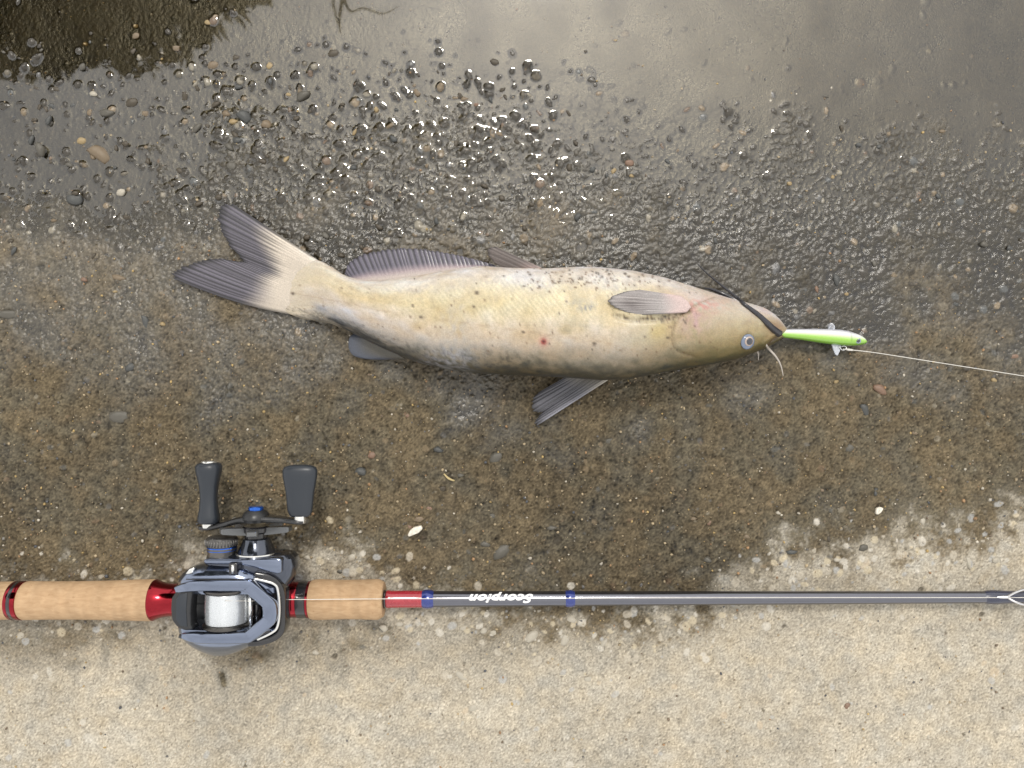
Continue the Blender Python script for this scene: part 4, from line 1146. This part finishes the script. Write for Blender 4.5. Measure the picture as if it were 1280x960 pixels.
# lettering on the blank, reading from the far side
def lettering():
    cu = bpy.data.curves.new('letters', 'FONT'); cu.body = 'Scorpion'; cu.size = 1; cu.shear = 0.35; cu.offset = 0.034; cu.space_character = 1.08; cu.resolution_u = 4
    ob = bpy.data.objects.new('letters', cu); COL.objects.link(ob)
    dg_ = bpy.context.evaluated_depsgraph_get()
    me0 = ob.evaluated_get(dg_).to_mesh()
    bm = bmesh.new(); bm.from_mesh(me0)
    bmesh.ops.triangulate(bm, faces=bm.faces)
    bmesh.ops.subdivide_edges(bm, edges=[e for e in bm.edges if e.calc_length() > .12], cuts=3)
    bpy.data.objects.remove(ob)
    co = np.array([v.co for v in bm.verts])
    x0, x1 = co[:, 0].min(), co[:, 0].max(); y0, y1 = 0.0, co[:, 1].max()
    for v in bm.verts:
        px = 666.5 - (v.co.x - x0) / (x1 - x0) * 80.5
        c = rod_pt(px); c.x = (px - 640) * mpp(rod_z(px) + 5)
        r = np.interp(px, [540, 900], [9.9, 8.6]) * mpp(rod_z(px)) + .00010
        ang = (-(v.co.y - y0) / (y1 - y0) + .5) * .00590 / r + .26     # toward -y as letters rise
        v.co = Vector((c.x, c.y + r * math.sin(ang), c.z + r * math.cos(ang)))
    me = bpy.data.meshes.new('lettering'); bm.to_mesh(me); bm.free()
    lm = simple('white_print', (.80, .80, .80), .35)
    o = link('lettering', me, lm, rod, False)
    tag(o, 'white slanted lettering printed on the blank')
lettering()

# ================================================================== REEL
RC = P(285, 760, 20)
reel = empty('baitcasting_reel', (RC.x, RC.y, 0), 'blue grey low profile casting reel with two black handle knobs, mounted on the rod', 'fishing reel')
bluegrey = simple('blue_grey_paint', (.175, .207, .285), .13, metal=.95, coat=.6, noise=.06, rvar=.05)
darkgrey = simple('dark_grey_paint', (.075, .085, .11), .16, metal=.9, coat=.5)
silver = simple('bright_silver', (.72, .72, .70), .22, metal=.9)
rubber = simple('rubber_knob', (.020, .025, .033), .36, spec=.45, bump=.03, rvar=.02)
bluean = simple('blue_anodised', (.02, .12, .55), .2, metal=.8, coat=.4)
line_pack = simple('wound_line', (.60, .63, .66), .26, metal=.55, coat=.2, spec=.7)
def section(py, xl, xr, zl, zh, n=48, e=2.7):
    zc = (zl + zh) / 2; sc = mpp(zh - 4)
    xa = (xl - 640) * sc; xb = (xr - 640) * sc; y = (480 - py) * sc
    out = []
    for k in range(n):
        a = 2 * PI * k / n; c, s = math.cos(a), math.sin(a)
        cx = math.copysign(abs(c) ** (2 / e), c); cz = math.copysign(abs(s) ** (2 / e), s)
        out.append(((xa + xb) / 2 + (xb - xa) / 2 * cx, y, (zc + (zh - zl) / 2 * cz) * .001))
    return out
def shell(name, secs, mat, parent=reel, sharp=28, e=2.7):
    return loft(name, [section(*s_, e=e) for s_ in secs], mat, parent, sharp=sharp)
# palm side
shell('palm_side_plate', [(783, 219, 350, 19, 44), (786, 217, 351, 17, 46), (792, 217.5, 346, 17, 46.5), (798, 221, 337, 18, 45.5), (804, 228, 325, 20, 43.5), (809, 237, 313, 22, 41), (813.5, 249, 301, 25, 38), (816, 259, 292, 27.5, 35), (817.5, 268, 284, 30, 33)], bluegrey, e=3.0)
rail('side_trim', [P(224, 795, 45.5), P(245, 799, 46), P(280, 800, 46.5), P(312, 797, 45.5), P(338, 788, 42)], .0022, .0018, blackg, reel, sub=8)
# handle side: gear box with its raised band
shell('gear_box', [(737, 300, 356, 15, 38), (730, 256, 362, 14, 39.5), (720, 252, 367, 13, 40.5), (708, 252, 368.5, 13, 41), (699, 254, 366.5, 14, 40.5), (694, 256, 363, 16, 39), (690.5, 261, 357, 19, 36), (688.5, 270, 348, 22, 33)], darkgrey, e=3.4)
prism('gear_box_band', [(P(a, b, 43).x, P(a, b, 43).y) for a, b in [(253, 701), (258, 698.5), (300, 699), (346, 697.5), (352, 699), (352, 716), (346, 718), (330, 714), (318, 710), (300, 706), (270, 706), (256, 705.5)]], .030, .0430, bluegrey, reel, bevel=.0012, seg=3)
shell('handle_side_frame', [(741, 216, 352, 17, 44), (735, 216, 348, 16, 46), (726, 218, 332, 16, 47), (718, 224, 322, 17, 46.5), (712, 233, 312, 19, 45), (707, 244, 302, 22, 42), (704, 256, 294, 26, 38)], bluegrey, e=3.2)
# frame round the spool opening
fr_o = rail('spool_frame', [P(222, 736, 43), P(240, 732, 47), P(280, 731, 48.5), P(306, 731, 48.2), P(313, 733, 48), P(333, 750, 45.6), P(338, 757, 45), P(338.5, 770, 45), P(334, 777, 45.4), P(315, 793, 47.2), P(307, 796, 47.5), P(275, 797, 47.8), P(245, 796, 46.8), P(230, 793, 44)],
     [.0040, .0062, .0066, .0068, .0078, .0082, .0088, .0088, .0082, .0074, .0068, .0064, .0060, .0030], .0075, bluegrey, reel, rnd=.2, sub=3, sharp=24)
rail('frame_lip', [P(233, 724, 48.2), P(262, 724.4, 48.9), P(296, 724, 48.9), P(316, 727, 48.2)], .0006, .0008, blackg, reel, sub=5)
# front loop and its bright trim
rail('front_loop', [P(322, 716, 38), P(338, 719, 37), P(350, 727, 35.5), P(355.5, 740, 34.5), P(356, 762, 34), P(355, 784, 34.5), P(346, 794, 35.5), P(330, 799.5, 36.5), P(314, 801, 37)], .0040, .013, blackg, reel, sub=6)
rail('silver_trim', [P(318, 723.5, 44), P(333, 726.5, 43), P(343, 730, 42.4), P(347.5, 737, 42), P(349.5, 762, 42), P(347, 783, 42), P(339, 791, 42.5), P(322, 799, 43.5)], .0016, .0024, silver, reel, sub=6)
# floor and inner walls
prism('frame_floor', [(P(a, b, 24).x, P(a, b, 24).y) for a, b in [(226, 738), (352, 736), (352, 788), (230, 788)]], .0165, .0235, blackm, reel, bevel=.0008)
prism('reel_foot', [(P(a, b, 20).x, P(a, b, 20).y) for a, b in [(226, 748), (352, 745), (352, 757), (226, 759)]], .0140, .0185, blackg, reel, bevel=.0008)
# thumb bar
tb = prism('thumb_bar', [(P(a, b, 48).x, P(a, b, 48).y) for a, b in [(213.5, 748), (219, 740), (230, 736.5), (240.5, 738), (238, 752), (237, 768), (238, 783), (240.5, 788), (230, 789), (220, 784), (214, 776), (212.5, 762)]], .036, .0475, blackm, reel, bevel=.0022, seg=4)
prism('grip_pad', [(P(a, b, 48).x, P(a, b, 48).y) for a, b in [(220, 750), (224, 743), (234, 741), (232.5, 763), (234, 784), (225, 782), (220, 775)]], .0472, .0480, rubber, tb, bevel=.0004)
# small buttons on the upper rim
prism('slot', [(P(a, b, 48).x, P(a, b, 48).y) for a, b in [(285.5, 704), (296, 704), (296, 718.5), (285.5, 718.5)]], .040, .0478, blackg, reel, bevel=.0006)
tube('slot_button', [P(291, 706, 48.3), P(291, 717, 48.3)], .0011, silver, reel, n=10)
prism('badge', [(P(a, b, 46).x, P(a, b, 46).y) for a, b in [(231, 718), (236, 711.5), (241, 709.5), (242.5, 711), (239, 717.5)]], .0415, .0452, silver, reel, bevel=.0004)
# spool
SPX, SPZ = 276, 35.5
sy = lambda py, z=47: (480 - py) * mpp(z)
sp_c = Vector(((SPX - 640) * mpp(47), 0, SPZ * .001))
y0s, y1s = sy(789), sy(739)
def sp_prof(pts): return [(y0s + (y1s - y0s) * a, r * .001) for a, r in pts]
spool = lathe('spool', sp_c, (0, 1, 0), sp_prof([(0, 6), (0, 14.6), (.02, 15.0), (.06, 15.0), (.10, 14.0), (.12, 11), (.88, 11), (.90, 14.0), (.94, 15.0), (.98, 15.0), (1, 14.6), (1, 6)]), simple('spool_metal', (.10, .095, .09), .28, metal=.9), reel, n=56)
packp = []
for q in range(97):
    a = .115 + .77 * q / 96
    packp.append((a, 12.9 + .5 * math.sin(PI * q / 96) ** .5 + .13 * math.sin(q * PI / 1.5) ))
lathe('wound_line', sp_c, (0, 1, 0), sp_prof([(.115, 10)] + packp + [(.885, 10)]), line_pack, spool, n=64, sharp=None)
tag(spool, 'spool packed with shiny pale line')
# level wind
tube('level_wind_bar', [P(313, 735, 37), P(313, 792, 37)], .0017, silver, reel, n=14)
tube('worm_shaft', [P(321, 735, 31), P(321, 792, 31)], .0026, blackg, reel, n=14)
prism('line_guide', [(P(a, b, 38).x, P(a, b, 38).y) for a, b in [(309.5, 747), (327, 746), (327, 759), (309.5, 758)]], .0290, .0345, blackm, reel, bevel=.0008)
# spool tension knob
AX = Vector((0, 1, 0))
def ylathe(name, px, z, prof, mat, parent=reel, n=48, sharp=30, squash=1.0):
    c = Vector(((px - 640) * mpp(z), 0, z * .001))
    return lathe(name, c, AX, [((480 - py) * mpp(z), r * .001) for py, r in prof], mat, parent, n=n, sharp=sharp, squash=squash)
ck = ylathe('cast_control_knob', 277.5, 33, [(696, 8.6), (689, 8.8), (688, 9.0), (684, 9.0), (683.5, 8.0), (682, 8.0), (681.5, 9.6), (673, 9.7), (672, 9.4), (671, 8.6), (670.5, 5)], simple('knurled_grey', (.14, .135, .13), .35, metal=.8), reel)
ylathe('blue_ring', 277.5, 33, [(684.2, 7), (684, 9.15), (682.8, 9.15), (682.6, 7)], bluean, ck)
ylathe('blue_ring', 277.5, 33, [(687.4, 7), (687.3, 9.2), (686.6, 9.2), (686.4, 7)], bluean, ck)
for k_ in range(30):
    a = 2 * PI * k_ / 30
    c = Vector(((277.5 - 640) * mpp(33), 0, .033))
    o_ = Vector((math.cos(a) * .0097, 0, math.sin(a) * .0097))
    if math.sin(a) < -.2: continue
    tube('rib', [c + o_ + Vector((0, (480 - 681) * mpp(33), 0)), c + o_ + Vector((0, (480 - 673.4) * mpp(33), 0))], .00045, bpy.data.materials['knurled_grey'], ck, n=6)
# drive shaft, star drag, handle
HX, HZ = 320, 31
ylathe('shaft_boss', HX + 1, HZ, [(694, 13.2), (690.5, 12.6), (689.5, 12.0), (684, 10.6), (678, 9.2), (673, 8.4), (672, 7.6), (671.5, 5)], darkgrey)
ylathe('boss_ring', HX + 1, HZ, [(691.6, 10), (691.4, 13.0), (689.9, 12.9), (689.6, 10)], silver)
ylathe('drag_collar', HX, HZ, [(673, 6.4), (672, 6.9), (666, 7.2), (664, 8.2), (659, 8.6), (657, 7.5)], blackg)
for k_ in range(5):
    a = 2 * PI * k_ / 5 + .12
    d = Vector((math.cos(a), 0, math.sin(a))); c = Vector(((HX - 640) * mpp(HZ), (480 - 661) * mpp(HZ), HZ * .001))
    if k_ == 0: ln_ = .0228
    else: ln_ = .0218
    sd = Vector((-d.z, 0, d.x))
    rings = []
    for tq, w, h in ((.006, .0026, .0022), (.010, .0026, .0022), (.016, .0030, .0020), (ln_ - .001, .0034, .0017), (ln_, .0028, .0012)):
        m_ = c + d * tq + Vector((0, -.0012 + .10 * (tq - .006), 0))
        rings.append([m_ + sd * w + Vector((0, h, 0)), m_ - sd * w + Vector((0, h, 0)), m_ - sd * w - Vector((0, h, 0)), m_ + sd * w - Vector((0, h, 0))])
    loft('star_drag_arm', rings, simple('drag_grey', (.13, .135, .14), .35, metal=.6) if k_ == 0 else bpy.data.materials['drag_grey'], reel, sharp=25)
ZL, ZR = 29, 35
def harm(pts, w, h, name, mat):
    rings = []
    pts = [Vector(p) for p in pts]
    PP, WW = resample(pts, w, 6); _, HH = resample(pts, h, 6)
    for i, p in enumerate(PP):
        d = PP[min(i + 1, len(PP) - 1)] - PP[max(i - 1, 0)]; d.normalize()
        sd = Vector((0, 0, 1)) - d * d.z; sd.normalize(); nn = d.cross(sd)
        ring = []
        for q in range(16):
            a = 2 * PI * q / 16
            cx = math.copysign(abs(math.cos(a)) ** .6, math.cos(a)); cy = math.copysign(abs(math.sin(a)) ** .6, math.sin(a))
            ring.append(p + sd * (WW[i] * cx) + nn * (HH[i] * cy))
        rings.append(ring)
    return loft(name, rings, mat, reel, sharp=None)
arm_m = simple('handle_arm_grey', (.045, .046, .048), .3, metal=.7, coat=.3)
ha = harm([P(250, 659.5, ZL), P(262, 659, ZL), P(280, 655.5, ZL + .5), P(300, 650, 31), P(320, 648, 32), P(340, 648.5, 33), P(358, 650, 34), P(374, 652, ZR), P(380, 652.5, ZR)],
          [.0030, .0044, .0046, .0056, .0070, .0056, .0046, .0044, .0030], [.0014, .0018, .0018, .0021, .0026, .0021, .0018, .0016, .0012], 'handle_arm', arm_m)
ylathe('handle_cap', HX, HZ + 1, [(652, 7.6), (648, 8.6), (644, 8.4), (640, 7.2), (637.5, 5.6), (637, 3)], blackm)
ylathe('blue_nut', HX, HZ + 1, [(640, 4.4), (636, 4.7), (634, 4.6), (632.8, 3.9), (632.4, 2.0)], bluean)
def knob(px, z, prof, squash, label):
    c = Vector(((px - 640) * mpp(z), 0, z * .001))
    s_ = mpp(z)
    rings = []
    for py, hw in prof:
        ring = []
        for q in range(40):
            a = 2 * PI * q / 40; e_ = .74
            cx = math.copysign(abs(math.cos(a)) ** e_, math.cos(a)); cz = math.copysign(abs(math.sin(a)) ** e_, math.sin(a))
            ring.append((c.x + hw * s_ * cx, (480 - py) * s_, c.z + hw * s_ * squash * cz))
        rings.append(ring)
    o = loft('handle_knob', rings, rubber, reel, sharp=None); tag(o, label)
    return o
k1 = knob(261, ZL, [(654.5, 8), (653.8, 11.8), (651, 12.8), (645, 12.6), (635, 10.8), (622, 10.0), (608, 11.0), (597, 13.4), (588, 15.2), (583, 15.4), (579.5, 13.6), (578, 9.5), (577.6, 4)], .95, 'waisted black rubber knob seen edge on')
k2 = knob(375, ZR, [(646.5, 6), (646, 10), (643.5, 13.4), (638, 15.4), (628, 16.4), (616, 17.6), (604, 19.8), (595, 21.4), (588, 21.6), (584, 19.8), (581.8, 14.5), (581, 9), (580.8, 4)], .42, 'flat paddle shaped black rubber knob')
ylathe('knob_cap', 261, ZL, [(580, 6), (578, 5.0), (576.4, 4.6), (576, 2)], silver, k1, n=24)
ylathe('knob_collar', 261, ZL, [(659, 4.4), (655, 4.6), (653.5, 4.6)], silver, reel, n=24)
ylathe('knob_collar', 375, ZR, [(654, 3.4), (652, 3.8), (648, 3.8), (645, 3.6)], silver, reel, n=24)

# main line from the spool up the rod
def main_line():
    pts = [P(281, 751, 49.2), P(313, 751.2, 40.0), P(327, 750.8, 35.2), P(356, 749.6, 33.0), (P(400, 749.2, 29.5)), P(470, 748.6, 28.6), P(560, 748.3, 28.2), P(900, 747.2, 26), P(1262, 747.0, 23.6), P(1290, 746.8, 23.5), P(1760, 745, 19)]
    o = tube('main_line', pts, .00022, line_m, None, n=8, sub=4)
    tag(o, 'thin pale line stretched from the reel spool along the rod blank to the guide', 'fishing line')
main_line()
